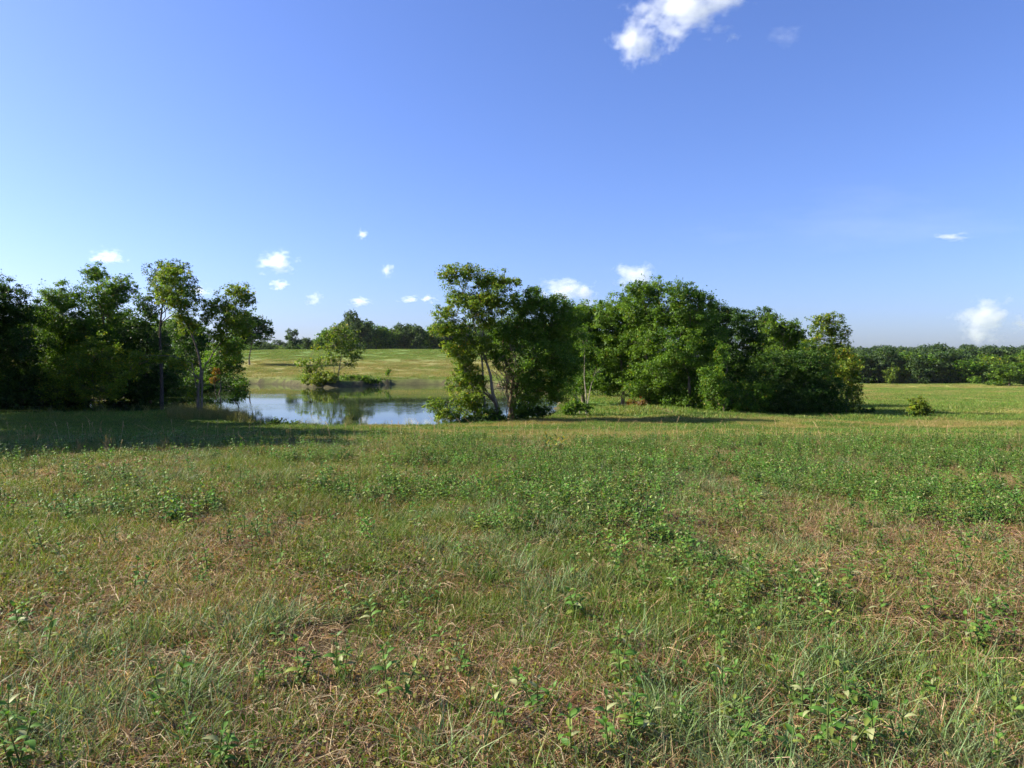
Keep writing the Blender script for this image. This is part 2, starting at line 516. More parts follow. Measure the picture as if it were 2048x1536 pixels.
def tree(name, label, cat, base, d, lobes, pal=GREEN, trunk=None, r0=None, bark=BARK, L=None, dens=1.0, clumpy=1.0, group=None,
         stems=None, split=False, limb=True, part=('trunk', 'crown')):
    """trunk polyline in pixels of the photo at distance d, crown of leaf lobes"""
    g = at(base, 800, d); g[2] = float(zt(np.array([g[0]]), np.array([d]))[0])
    root = put(name, None, loc=Vector(g)); root.empty_display_size = .3
    tag(root, label, cat, group)
    L = L or .0025 * d
    lb = lobes_px(lobes, d)
    top = max(c[2] for c, r in lb)
    ht = top - g[2]
    r0 = r0 or max(.04, .018 * ht)
    paths = []
    specs = stems or [trunk]
    for sp in specs:
        if sp is None:
            cx = np.mean([c[0] for c, r in lb]); cyy = np.mean([c[1] for c, r in lb])
            tp = np.array((g[0] * .35 + cx * .65, g[1] * .4 + cyy * .6, g[2] + ht * .9))
            pts = curve_pts(g - np.array((0, 0, .15)), tp, 7, 0, .025)
        else:
            pts = [at(px, py, d + (q[0] if q else 0)) for px, py, *q in sp]
            pts[0] = pts[0].copy(); gz = float(zt(np.array([pts[0][0]]), np.array([pts[0][1]]))[0]); pts[0][2] = gz - .15
            pts = np.array(pts)
            # smooth by one subdivision
            m = (pts[:-1] + pts[1:]) / 2 + rng.normal(size=(len(pts) - 1, 3)) * .04
            q = np.empty((len(pts) * 2 - 1, 3)); q[::2] = pts; q[1::2] = m; pts = q
        paths.append(pts)
    inv = -g
    tb = MB(); tb.tcol = np.array(bark) * .8
    for pi, pts in enumerate(paths):
        k = len(pts)
        rad = r0 * (1, .62, .34)[min(pi, 2)] * (1 - .86 * np.linspace(0, 1, k) ** .9); rad[0] *= 1.35
        tb.tube(pts + inv, rad, bark, 8, .14)
    allp = np.concatenate(paths)
    tips = np.concatenate([np.linspace(1, .14, len(p)) * (1, .62, .34)[min(i, 2)] for i, p in enumerate(paths)])
    bm_list = []
    if limb:
        for c, r in lb:
            dv = allp - c
            cost = np.linalg.norm(dv, axis=1) + np.where(allp[:, 2] > c[2] - .1 * ht, .35 * ht, 0) - 0
            cost[0] += 2
            i = int(np.argmin(cost))
            br = MB() if split else tb
            rr = min(r0 * tips[i] * .5, .09)
            pts = curve_pts(allp[i], c, 6, .06, .045)
            br.tube(pts + inv, np.linspace(max(rr, .025), .015, 6), np.array(bark) * .92, 6, .1)
            for _ in range(2):
                e = c + r * unit(rng.normal(size=3)) * .8
                br.tube(curve_pts(pts[3], e, 4, .03, .05) + inv, np.linspace(max(rr * .45, .016), .007, 4), np.array(bark) * .85, 4)
            if split: bm_list.append(br)
    cb = MB()
    leaves(cb, [(c + inv, r) for c, r in lb], pal, L, dens, clumpy, twig=tb)
    if dens >= 1: leaves(cb, [(c + inv, r * .62) for c, r in lb], pal, L * 2.1, .5, 1.0)
    put(part[0], tb.mesh(part[0], True), M_BARK, root)
    for br in bm_list:
        put('branch', br.mesh('branch', True), M_BARK, root)
    put(part[1], cb.mesh(part[1]), M_LEAF, root)
    return root

LEFTG = 'dark trees along the left shore of the pond'
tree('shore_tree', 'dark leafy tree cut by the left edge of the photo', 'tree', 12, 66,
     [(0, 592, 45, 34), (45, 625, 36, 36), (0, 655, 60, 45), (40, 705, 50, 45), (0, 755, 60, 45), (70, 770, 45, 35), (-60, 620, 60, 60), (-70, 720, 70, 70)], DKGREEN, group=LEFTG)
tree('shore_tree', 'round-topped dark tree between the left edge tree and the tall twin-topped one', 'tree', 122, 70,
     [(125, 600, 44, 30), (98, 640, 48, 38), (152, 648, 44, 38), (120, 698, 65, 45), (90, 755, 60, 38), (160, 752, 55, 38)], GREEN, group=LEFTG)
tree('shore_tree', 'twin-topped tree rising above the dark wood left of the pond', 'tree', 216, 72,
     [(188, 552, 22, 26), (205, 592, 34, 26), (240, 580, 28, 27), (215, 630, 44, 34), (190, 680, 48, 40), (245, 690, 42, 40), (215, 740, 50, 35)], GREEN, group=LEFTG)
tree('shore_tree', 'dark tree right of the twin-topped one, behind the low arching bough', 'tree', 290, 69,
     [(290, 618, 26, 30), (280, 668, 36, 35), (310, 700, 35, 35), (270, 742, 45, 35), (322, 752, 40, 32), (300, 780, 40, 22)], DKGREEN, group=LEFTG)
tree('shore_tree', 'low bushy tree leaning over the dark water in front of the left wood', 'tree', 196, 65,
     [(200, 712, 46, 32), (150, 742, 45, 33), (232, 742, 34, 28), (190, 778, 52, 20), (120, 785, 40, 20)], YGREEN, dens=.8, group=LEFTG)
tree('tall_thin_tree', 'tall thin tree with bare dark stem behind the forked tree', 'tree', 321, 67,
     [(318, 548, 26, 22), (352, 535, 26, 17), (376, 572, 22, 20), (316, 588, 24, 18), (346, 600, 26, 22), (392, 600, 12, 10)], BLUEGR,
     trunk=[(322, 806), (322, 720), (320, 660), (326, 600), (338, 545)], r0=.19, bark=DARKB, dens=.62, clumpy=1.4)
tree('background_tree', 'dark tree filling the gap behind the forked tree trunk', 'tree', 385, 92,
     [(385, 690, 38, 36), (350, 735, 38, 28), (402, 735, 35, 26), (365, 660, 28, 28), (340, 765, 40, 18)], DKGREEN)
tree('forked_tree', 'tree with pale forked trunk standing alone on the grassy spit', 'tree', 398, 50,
     [(342, 556, 34, 28), (362, 602, 30, 32), (374, 645, 22, 24), (325, 590, 20, 18),
      (474, 586, 28, 18), (440, 612, 30, 22), (462, 642, 34, 26), (440, 672, 18, 20), (462, 702, 18, 22), (492, 600, 16, 14), (490, 655, 22, 18), (415, 632, 14, 16),
      (272, 714, 19, 10), (315, 716, 24, 10), (358, 726, 22, 11), (282, 738, 18, 10), (258, 752, 16, 9), (243, 766, 12, 7), (388, 780, 9, 14)], YGREEN,
     stems=[[(398, 818), (396, 780), (402, 742), (396, 705), (384, 672), (366, 630), (348, 570)], [(402, 760), (405, 740), (420, 718), (438, 690), (460, 655), (478, 600)], [(400, 750), (384, 726), (345, 712), (290, 710), (264, 734), (246, 764)]],
     r0=.125, bark=(.17, .14, .105), dens=1.0, clumpy=1.3, split=True)
tree('shore_bush', 'bush with orange-yellow leaves right of the forked trunk', 'bush', 438, 84,
     [(440, 718, 30, 30), (458, 690, 26, 24), (468, 730, 18, 20), (418, 745, 24, 18)], GREEN, r0=.1)
tree('shore_bush', 'small rust-orange bush beside the water behind the forked trunk', 'bush', 432, 76,
     [(432, 742, 7, 6), (428, 760, 9, 6)], dict(RUSTY, mid=(.15, .13, .02), light=(.24, .19, .03)), r0=.05)
tree('waterside_sapling', 'small leafy sapling at the tip of the grassy spit', 'sapling', 474, 49,
     [(482, 768, 14, 8), (472, 780, 12, 8), (486, 790, 10, 8), (468, 800, 12, 9)], GREEN, trunk=[(474, 822), (474, 795), (480, 765)], r0=.03, dens=.8)
tree('hill_tree', 'wide dark tree overhanging the meadow right of the left wood', 'tree', 500, 150,
     [(498, 640, 26, 20), (528, 654, 18, 12), (508, 672, 30, 17), (476, 668, 30, 25), (540, 664, 9, 6), (470, 640, 20, 20)], DKGREEN, L=.5)

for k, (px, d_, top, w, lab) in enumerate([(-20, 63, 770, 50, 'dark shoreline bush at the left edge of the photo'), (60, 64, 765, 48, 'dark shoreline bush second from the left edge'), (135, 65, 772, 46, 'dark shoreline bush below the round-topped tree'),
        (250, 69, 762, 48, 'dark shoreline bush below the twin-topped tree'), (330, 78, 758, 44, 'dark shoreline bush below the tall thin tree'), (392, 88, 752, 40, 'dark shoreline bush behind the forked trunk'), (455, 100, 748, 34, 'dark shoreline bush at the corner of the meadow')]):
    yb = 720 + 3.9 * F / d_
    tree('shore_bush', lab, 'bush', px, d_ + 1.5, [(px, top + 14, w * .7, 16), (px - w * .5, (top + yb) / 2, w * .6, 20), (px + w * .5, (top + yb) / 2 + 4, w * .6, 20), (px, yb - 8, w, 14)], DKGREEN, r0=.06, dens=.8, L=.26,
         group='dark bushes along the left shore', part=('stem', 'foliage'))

# trees outside the frame on the left whose shade lies across the grass
for k, (x, y, h) in enumerate([(-24.5, 19.5, 12), (-25.5, 23, 13), (-26, 26.5, 14), (-28, 30, 14.5), (-30.5, 34, 14.5), (-33.5, 38, 14), (-36.5, 42.5, 13.5), (-40, 47, 14.5), (-43.5, 51.5, 16.5), (-47, 56, 16.5), (-50.5, 60.5, 15)]):
    d = y; px = 1024 + x / y * F
    s = F / d
    zb = float(zt(np.array([x]), np.array([float(y)]))[0])
    yb = 720 - (zb - CAMZ) * s
    m = lambda ax, az, rx, rz: (px + ax * s, yb - az * s, rx * s, rz * s)
    tree('hedgerow_tree', 'leafy tree of the hedgerow just outside the left edge of the view, shading the grass', 'tree', px, d,
         [m(0, h - 9.4, 2.4, 1.8), m(0, h - 1.6, 1.8, 1.5), m(1.6, h - 3.2, 2.0, 1.8), m(-1.6, h - 3.2, 2.0, 1.8), m(0, h - 5, 2.8, 2.0), m(1.2, h - 7, 2.4, 1.8), m(-1.2, h - 7.2, 2.4, 1.8)], GREEN,
         L=.45, dens=1.1, group='hedgerow trees left of the view')

# ---- centre group
tree('leaning_tree', 'tall leaning tree with pale trunk and airy crown in the centre, by the pond', 'tree', 1003, 44,
     [(905, 548, 28, 22), (938, 545, 18, 14), (975, 562, 36, 24), (1012, 566, 24, 13), (1036, 564, 9, 5), (918, 598, 32, 22), (890, 628, 24, 14), (884, 660, 22, 12), (955, 600, 36, 24),
      (912, 660, 32, 17), (938, 690, 36, 22), (995, 600, 34, 28), (960, 640, 32, 22), (930, 735, 32, 18), (922, 768, 30, 18), (952, 762, 22, 18), (902, 698, 24, 14), (925, 716, 28, 14), (942, 812, 24, 18), (972, 690, 22, 18)], dict(YGREEN, mid=(.115, .20, .018)),
     stems=[[(1005, 840), (992, 806), (983, 770), (978, 740), (966, 706), (952, 664), (940, 612), (915, 560)], [(970, 715), (962, 690), (972, 640), (975, 570)], [(952, 668), (930, 640), (895, 630)]],
     r0=.125, bark=PALE, dens=1.0, clumpy=1.3, split=True)
tree('leaning_sapling', 'low drooping bough tree trailing yellow-green leaves over the water', 'tree', 1000, 43.2,
     [(868, 808, 20, 12), (898, 822, 28, 18), (930, 800, 28, 16), (880, 832, 16, 14), (925, 838, 26, 12), (950, 790, 26, 18), (965, 825, 24, 16)], YGREEN,
     trunk=[(1000, 838), (990, 806), (968, 784), (940, 786), (905, 802), (868, 812)], r0=.09, bark=DARKB, dens=.85, clumpy=1.2)
tree('vine_clad_tree', 'dense dark tree with vine-tangled brown trunk right of the leaning tree', 'tree', 1021, 44.6,
     [(1062, 606, 46, 30), (1100, 616, 42, 30), (1040, 652, 52, 36), (1100, 672, 58, 42), (1128, 640, 34, 32), (1082, 722, 60, 40), (1128, 726, 42, 40), (1062, 770, 46, 34), (1105, 775, 42, 32), (1045, 812, 30, 24), (1010, 660, 36, 30), (1000, 712, 30, 24)],
     dict(GREEN, mid=(.08, .165, .015)), stems=[[(1020, 840), (1022, 800), (1026, 768), (1020, 742), (1008, 708), (1006, 670), (1030, 620)], [(1024, 775), (1040, 735), (1075, 690), (1095, 640)]],
     r0=.17, bark=(.17, .12, .075), dens=1.1, split=True)

def vines():
    mb = MB()
    g = at(1021, 800, 44.3); g[2] = 0
    for k in range(26):
        a = at(1022 + rng.normal() * 8, 770 + rng.normal() * 14, 44.2 + rng.normal() * .25)
        b = a + np.array((rng.normal() * .55, rng.normal() * .3, .9 + rng.normal() * .7))
        c = b + np.array((rng.normal() * .6, rng.normal() * .3, rng.normal() * .7))
        e = c + np.array((rng.normal() * .5, rng.normal() * .2, -.5 + rng.normal() * .5))
        pts = np.array([a, (a + b) / 2 + rng.normal(size=3) * .12, b, (b + c) / 2 + rng.normal(size=3) * .12, c, e]) - g
        mb.tube(pts, np.linspace(.028, .010, 6), np.array((.30, .20, .13)) * (.7 + .6 * rng.random()), 5)
    for k in range(12):
        a = at(1018 + rng.normal() * 9, 745 + rng.normal() * 10, 44.1 + rng.normal() * .2)
        e = a + np.array((rng.normal() * .2, rng.normal() * .2, -2.0 - rng.random() * .9))
        mb.tube(curve_pts(a, e, 6, 0, .04) - g, np.linspace(.022, .012, 6), np.array((.26, .19, .12)) * (.7 + .6 * rng.random()), 5)
    o = put('hanging_vine', mb.mesh('hanging_vine', True), M_BARK, loc=Vector(g))
    tag(o, 'tangle of dry brown vine stems hanging on the dense central tree', 'vine')
vines()

def pole_tree(label, stem, d, r0, lobes, pal, dens=.5):
    return tree('pole_sapling', label, 'sapling', stem[0][0], d, lobes, pal, trunk=stem, r0=r0, bark=(.30, .26, .20), dens=dens, group='pale thin stems on the dam')
pole_tree('pale straight thin stem rising from the dam right of the central tree', [(1172, 826), (1171, 780), (1169, 730), (1170, 690)], 49, .055, [(1172, 690, 24, 18), (1160, 665, 20, 16)], GREEN)
pole_tree('short pale stem leaning right beside the straight pole on the dam', [(1174, 812), (1180, 782), (1188, 752)], 49.4, .05, [(1192, 745, 16, 14)], GREEN)
pole_tree('pale stem leaning left at the edge of the dam', [(1160, 830), (1155, 800), (1148, 768)], 48.6, .05, [(1140, 762, 20, 16), (1150, 790, 14, 14)], GREEN)

# ---- the grove on the right
GR = 'trees of the dense grove right of the pond'
def gt(label, base, d, lobes, pal=GREEN, **k):
    k.setdefault('dens', 1.1)
    return tree('grove_tree', label, 'tree', base, d, lobes, pal, group=GR, **k)
gt('green tree just right of the vine-clad tree, behind the pale poles', 1168, 60, [(1140, 640, 32, 28), (1178, 652, 34, 32), (1160, 690, 40, 35), (1192, 720, 40, 38), (1182, 760, 40, 30), (1150, 735, 40, 34), (1130, 690, 40, 36), (1205, 690, 34, 34), (1165, 628, 28, 20), (1196, 624, 26, 22)])
gt('silvery pale crown showing above the gap left of the grove', 1160, 82, [(1150, 625, 18, 12), (1172, 622, 18, 13), (1160, 645, 30, 16)], SILVER)
gt('bright green tree forming the left shoulder of the grove', 1245, 58, [(1245, 612, 34, 24), (1216, 640, 36, 30), (1258, 650, 42, 38), (1222, 700, 44, 38), (1260, 715, 46, 38), (1235, 760, 46, 30)], dict(GREEN, mid=(.10, .19, .016)))
gt('tallest tree of the grove, its peak under the white cloud', 1298, 55.5, [(1274, 578, 24, 20), (1308, 584, 36, 22), (1290, 622, 48, 34), (1332, 640, 42, 36), (1300, 685, 52, 40), (1318, 745, 55, 40), (1290, 775, 40, 24)], dict(GREEN, mid=(.095, .18, .016)))
gt('broad tree right of the tallest one, rounded top', 1375, 54, [(1362, 592, 36, 22), (1400, 598, 28, 22), (1386, 636, 48, 36), (1360, 690, 50, 40), (1412, 690, 42, 40), (1380, 755, 55, 44), (1370, 800, 50, 28)])
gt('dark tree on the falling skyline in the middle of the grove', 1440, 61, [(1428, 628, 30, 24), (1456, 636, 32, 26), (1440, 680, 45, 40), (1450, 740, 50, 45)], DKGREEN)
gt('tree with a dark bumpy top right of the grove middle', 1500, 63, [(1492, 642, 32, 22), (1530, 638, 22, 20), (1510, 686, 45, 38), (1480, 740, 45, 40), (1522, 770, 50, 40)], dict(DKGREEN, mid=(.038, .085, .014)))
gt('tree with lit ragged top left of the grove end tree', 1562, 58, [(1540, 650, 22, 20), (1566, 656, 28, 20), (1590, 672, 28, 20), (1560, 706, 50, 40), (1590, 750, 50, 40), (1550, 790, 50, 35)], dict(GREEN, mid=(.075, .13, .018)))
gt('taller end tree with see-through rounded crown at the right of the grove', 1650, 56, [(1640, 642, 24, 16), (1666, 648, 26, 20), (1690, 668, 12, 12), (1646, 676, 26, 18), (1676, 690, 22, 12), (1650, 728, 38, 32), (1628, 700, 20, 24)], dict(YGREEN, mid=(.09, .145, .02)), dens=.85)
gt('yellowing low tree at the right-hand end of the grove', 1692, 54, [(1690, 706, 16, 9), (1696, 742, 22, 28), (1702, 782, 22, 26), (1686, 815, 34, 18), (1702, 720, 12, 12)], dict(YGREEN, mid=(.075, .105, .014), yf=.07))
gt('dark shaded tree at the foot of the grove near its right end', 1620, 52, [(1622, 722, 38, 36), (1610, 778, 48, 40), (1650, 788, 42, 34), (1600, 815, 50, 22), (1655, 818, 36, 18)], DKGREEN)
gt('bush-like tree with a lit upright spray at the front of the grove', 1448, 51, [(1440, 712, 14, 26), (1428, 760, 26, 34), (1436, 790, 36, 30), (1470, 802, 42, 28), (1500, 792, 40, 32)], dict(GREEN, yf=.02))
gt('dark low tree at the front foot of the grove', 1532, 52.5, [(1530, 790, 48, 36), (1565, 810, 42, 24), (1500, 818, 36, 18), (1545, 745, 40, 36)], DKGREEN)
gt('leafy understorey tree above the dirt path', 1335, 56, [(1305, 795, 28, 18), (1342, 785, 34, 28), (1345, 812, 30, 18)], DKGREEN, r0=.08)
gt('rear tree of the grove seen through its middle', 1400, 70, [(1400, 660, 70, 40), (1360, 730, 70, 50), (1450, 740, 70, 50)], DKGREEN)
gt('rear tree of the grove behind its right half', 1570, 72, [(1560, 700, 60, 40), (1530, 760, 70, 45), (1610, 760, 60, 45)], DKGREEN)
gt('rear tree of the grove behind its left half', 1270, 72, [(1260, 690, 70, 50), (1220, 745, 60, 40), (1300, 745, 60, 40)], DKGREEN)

def bush(label, base, d, lobes, pal=GREEN, group=None, **k):
    return tree('bush', label, 'bush', base, d, lobes, pal, r0=.04, group=group, limb=True, part=('stem', 'foliage'), **k)
bush('round yellow-green bush alone in the right field', 1838, 48, [(1838, 806, 14, 12), (1832, 820, 18, 11), (1848, 822, 17, 10)], dict(YGREEN, mid=(.10, .12, .02)), dens=1.1, L=.15)
bush('small dark bush at the grove end, beside the field', 1738, 53.5, [(1738, 824, 13, 9), (1728, 830, 14, 7)], DKGREEN, L=.15)
bush('rusty brown bush at the end of the dirt path by the grove', 1284, 54, [(1284, 808, 9, 12), (1276, 818, 10, 8)], RUSTY, L=.13)
bush('small dry brown bush where the dirt path meets the grove', 1262, 56, [(1262, 806, 9, 9)], RUSTY, L=.13)
bush('weedy bush at the foot of the pale poles on the dam', 1150, 47.5, [(1148, 815, 18, 14), (1135, 822, 14, 10), (1170, 815, 14, 10)], GREEN, L=.14)
bush('dark bush on the near bank right of the central trunks', 1062, 44.5, [(1060, 822, 22, 14), (1085, 825, 20, 11), (1042, 828, 12, 9)], DKGREEN, L=.14)
bush('leafy bush at the very foot of the leaning trunk', 990, 43.4, [(985, 828, 16, 12), (1000, 836, 16, 8), (972, 836, 14, 8)], GREEN, L=.12)
bush('green bush on the near bank left of the central trunks', 960, 43, [(962, 840, 22, 9), (940, 845, 16, 7)], BLUEGR, L=.13)
for k, (px, r, h) in enumerate([(515, 15, 8), (558, 16, 13), (592, 16, 9), (548, 12, 7)]):
    bush(['leftmost low dark shrub against the bright pond', 'tallest of the dark shrubs against the bright pond', 'rightmost low dark shrub against the bright pond', 'low dark shrub between its neighbours on the near shore'][k],
         px, 41.2, [(px, 854 - h * .5, r, h), (px + 6, 857, r, 6)], DKGREEN, group='dark shrubs on the near shore', L=.13)
# far shore spit
tree('spit_tree', 'slim two-stemmed tree on the spit across the pond', 'tree', 678, 105,
     [(690, 675, 28, 20), (668, 690, 22, 20), (700, 700, 26, 18), (676, 660, 18, 12), (655, 672, 10, 10), (712, 715, 14, 8), (665, 720, 18, 12), (700, 728, 14, 8)], dict(YGREEN, mid=(.06, .115, .016)),
     stems=[[(676, 770), (678, 740), (684, 705), (690, 670)], [(670, 768), (668, 735), (660, 700), (655, 672)]], r0=.11, bark=(.20, .17, .13), dens=.5, clumpy=1.4)
tree('spit_bush', 'leafy light green bush left of the slim tree on the spit', 'bush', 622, 106, [(606, 726, 15, 10), (622, 742, 19, 13), (640, 725, 12, 15), (618, 758, 18, 8), (632, 692, 9, 9)], YGREEN, r0=.07, dens=.55, clumpy=1.3)
tree('spit_bush', 'bright yellow-green rounded bush at the waterline of the spit', 'bush', 648, 103.5, [(648, 753, 24, 12), (638, 764, 20, 8), (662, 758, 12, 9)], dict(YGREEN, mid=(.13, .16, .018)), r0=.08)
tree('spit_bush', 'low green thicket stretching right of the spit tree', 'bush', 715, 110, [(700, 758, 20, 8), (728, 759, 20, 7), (752, 761, 16, 5)], dict(GREEN, mid=(.07, .13, .018)), r0=.06)
tree('meadow_sapling', 'tiny lone sapling on the meadow above the far bank', 'sapling', 777, 121, [(777, 741, 4, 4), (774, 748, 4, 3)], GREEN, r0=.03)

# ---- far tree protos, copied
def far_proto(pal, seed, w=1.0, h=1.0):
    rg = np.random.default_rng(seed)
    lob = []
    for k in range(13):
        a = rg.random() * 6.28; q = rg.random() ** .6
        z = 2.6 + 6.6 * rg.random() ** .8
        rr = (3.9 * w) * math.sqrt(max(.12, 1 - ((z - 4.6) / 6.2) ** 2))
        lob.append((np.array((rr * q * math.cos(a), rr * q * math.sin(a), z * h)), np.array((1.9, 1.9, 1.45)) * (.75 + .5 * rg.random())))
    lob.append((np.array((0, 0, 4.5)), np.array((3.0 * w, 3.0 * w, 3.6 * h))))
    for k in range(5):
        a = rg.random() * 6.28
        lob.append((np.array((3.2 * w * math.cos(a), 3.2 * w * math.sin(a), 1.4)), np.array((1.8, 1.8, 1.4))))
    cb = MB(); leaves(cb, lob, pal, .62, .8, 1.0, rg)
    tb = MB(); tb.tube([(0, 0, -.6), (.1, 0, 2), (0, .1, 5), (.2, 0, 8 * h)], [.28, .22, .15, .05], DARKB, 6)
    return cb.mesh('crown'), tb.mesh('trunk', True)
FP = [far_proto(GREEN, 1, 1.15), far_proto(BLUEGR, 2, 1.0, 1.05), far_proto(dict(GREEN, mid=(.06, .10, .02)), 3, 1.2, .95), far_proto(dict(BLUEGR, mid=(.035, .075, .022)), 4, .9, 1.15),
      far_proto(dict(YGREEN, mid=(.08, .12, .03)), 5, 1.1, .85)]
for c, t in FP:
    c.materials.append(M_LEAF); t.materials.append(M_BARK)

def far_tree(name, label, px, ytop, d, kind, wscale=1.0, group=None, zbase=None):
    g = at(px, ytop, d)
    zb = float(zt(np.array([g[0]]), np.array([float(d)]))[0]) if zbase is None else zbase
    h = max(1.5, g[2] - zb)
    root = put(name, None, loc=Vector((g[0], d, zb)))
    s = h / 10.2
    root.scale = (s * wscale, s * wscale, s)
    root.rotation_euler = (0, 0, rng.random() * 6.28)
    tag(root, label, 'tree', group)
    put('crown', FP[kind][0], None, root); put('trunk', FP[kind][1], None, root)
    return root
ORD = ['first', 'second', 'third', 'fourth', 'fifth', 'sixth', 'seventh', 'eighth', 'ninth', 'tenth', 'eleventh', 'twelfth', 'thirteenth', 'fourteenth', 'fifteenth', 'sixteenth', 'seventeenth', 'eighteenth']
for k, (px, yt, d, kd, ws) in enumerate([(2020, 722, 190, 2, 1.5), (1975, 706, 226, 4, 1.4), (1940, 712, 224, 0, 1.1), (1900, 703, 228, 1, 1.3), (1868, 701, 232, 0, 1.2), (1838, 716, 226, 3, 1.0), (1815, 702, 234, 2, 1.3), (1785, 722, 228, 4, .8),
                                         (1770, 704, 234, 3, 1.1), (1742, 708, 232, 1, 1.2), (1720, 704, 236, 2, 1.2), (1695, 706, 236, 0, 1.2)]):
    far_tree('wood_edge_tree', f'{ORD[k]} rounded tree from the right edge along the far wood behind the field', px, yt, d, kd, ws, 'front trees of the far wood on the right')
for k, (px, yt, d, kd, ws) in enumerate([(585, 664, 196, 3, .9), (612, 676, 200, 1, 1.0), (640, 672, 204, 0, 1.0), (668, 650, 206, 0, 1.0), (700, 634, 206, 3, .9), (726, 642, 204, 1, 1.0), (752, 646, 208, 0, 1.0), (782, 660, 206, 2, 1.0),
                                         (808, 655, 210, 3, 1.0), (832, 652, 208, 1, 1.0), (860, 650, 212, 0, 1.1), (886, 648, 210, 3, 1.0), (915, 650, 212, 1, 1.1), (945, 655, 214, 0, 1.1), (985, 655, 214, 3, 1.2), (1030, 660, 214, 1, 1.2)]):
    d = d * 1.55
    far_tree('hill_crest_tree', f'{ORD[k]} dark tree from the left in the row along the meadow crest', px, yt, d, kd, ws, 'dark trees along the crest of the far meadow')

# ------------------------------------------------------------------ scattered cover (what nobody could count)
def gn_scatter(name, protos, pos, rotz, scl, idx, tint, label, tilt=None):
    """points carrying instances of small mesh pieces: grass and other ground cover"""
    c = bpy.data.collections.new(name + '_pieces')
    for k, me in enumerate(protos):
        o = bpy.data.objects.new('%s_piece_%02d' % (name, k), me)
        c.objects.link(o)
    me = bpy.data.meshes.new(name)
    n = len(pos)
    me.vertices.add(n); me.vertices.foreach_set('co', np.ascontiguousarray(pos, np.float32).ravel())
    def at_(nm, ty, data, key='value'):
        a = me.attributes.new(nm, ty, 'POINT'); a.data.foreach_set(key, np.ascontiguousarray(data).ravel())
    rot = np.zeros((n, 3), np.float32); rot[:, 2] = rotz
    if tilt is not None: rot[:, 0] = tilt[:, 0]; rot[:, 1] = tilt[:, 1]
    at_('rot', 'FLOAT_VECTOR', rot, 'vector')
    sc = np.asarray(scl, np.float32)
    if sc.ndim == 1: sc = np.repeat(sc[:, None], 3, 1)
    at_('scl', 'FLOAT_VECTOR', sc, 'vector')
    at_('idx', 'INT', idx.astype(np.int32))
    t4 = np.ones((n, 4), np.float32); t4[:, :3] = tint
    at_('tint', 'FLOAT_COLOR', t4, 'color')
    me.update()
    o = put(name, me)
    tag(o, label, kind='stuff')
    ng = bpy.data.node_groups.new(name + '_scatter', 'GeometryNodeTree')
    ng.interface.new_socket('Geometry', in_out='INPUT', socket_type='NodeSocketGeometry')
    ng.interface.new_socket('Geometry', in_out='OUTPUT', socket_type='NodeSocketGeometry')
    N = ng.nodes; Lk = ng.links
    gi = N.new('NodeGroupInput'); go = N.new('NodeGroupOutput')
    ci = N.new('GeometryNodeCollectionInfo'); ci.inputs[0].default_value = c
    ci.inputs['Separate Children'].default_value = True; ci.inputs['Reset Children'].default_value = True
    ip = N.new('GeometryNodeInstanceOnPoints'); ip.inputs['Pick Instance'].default_value = True
    def na(nm, ty):
        q = N.new('GeometryNodeInputNamedAttribute'); q.data_type = ty; q.inputs['Name'].default_value = nm; return q.outputs['Attribute']
    Lk.new(gi.outputs[0], ip.inputs['Points']); Lk.new(ci.outputs[0], ip.inputs['Instance'])
    Lk.new(na('idx', 'INT'), ip.inputs['Instance Index'])
    e2r = N.new('FunctionNodeEulerToRotation'); Lk.new(na('rot', 'FLOAT_VECTOR'), e2r.inputs[0]); Lk.new(e2r.outputs[0], ip.inputs['Rotation'])
    Lk.new(na('scl', 'FLOAT_VECTOR'), ip.inputs['Scale'])
    Lk.new(ip.outputs[0], go.inputs[0])
    md = o.modifiers.new('scatter', 'NODES'); md.node_group = ng
    return o

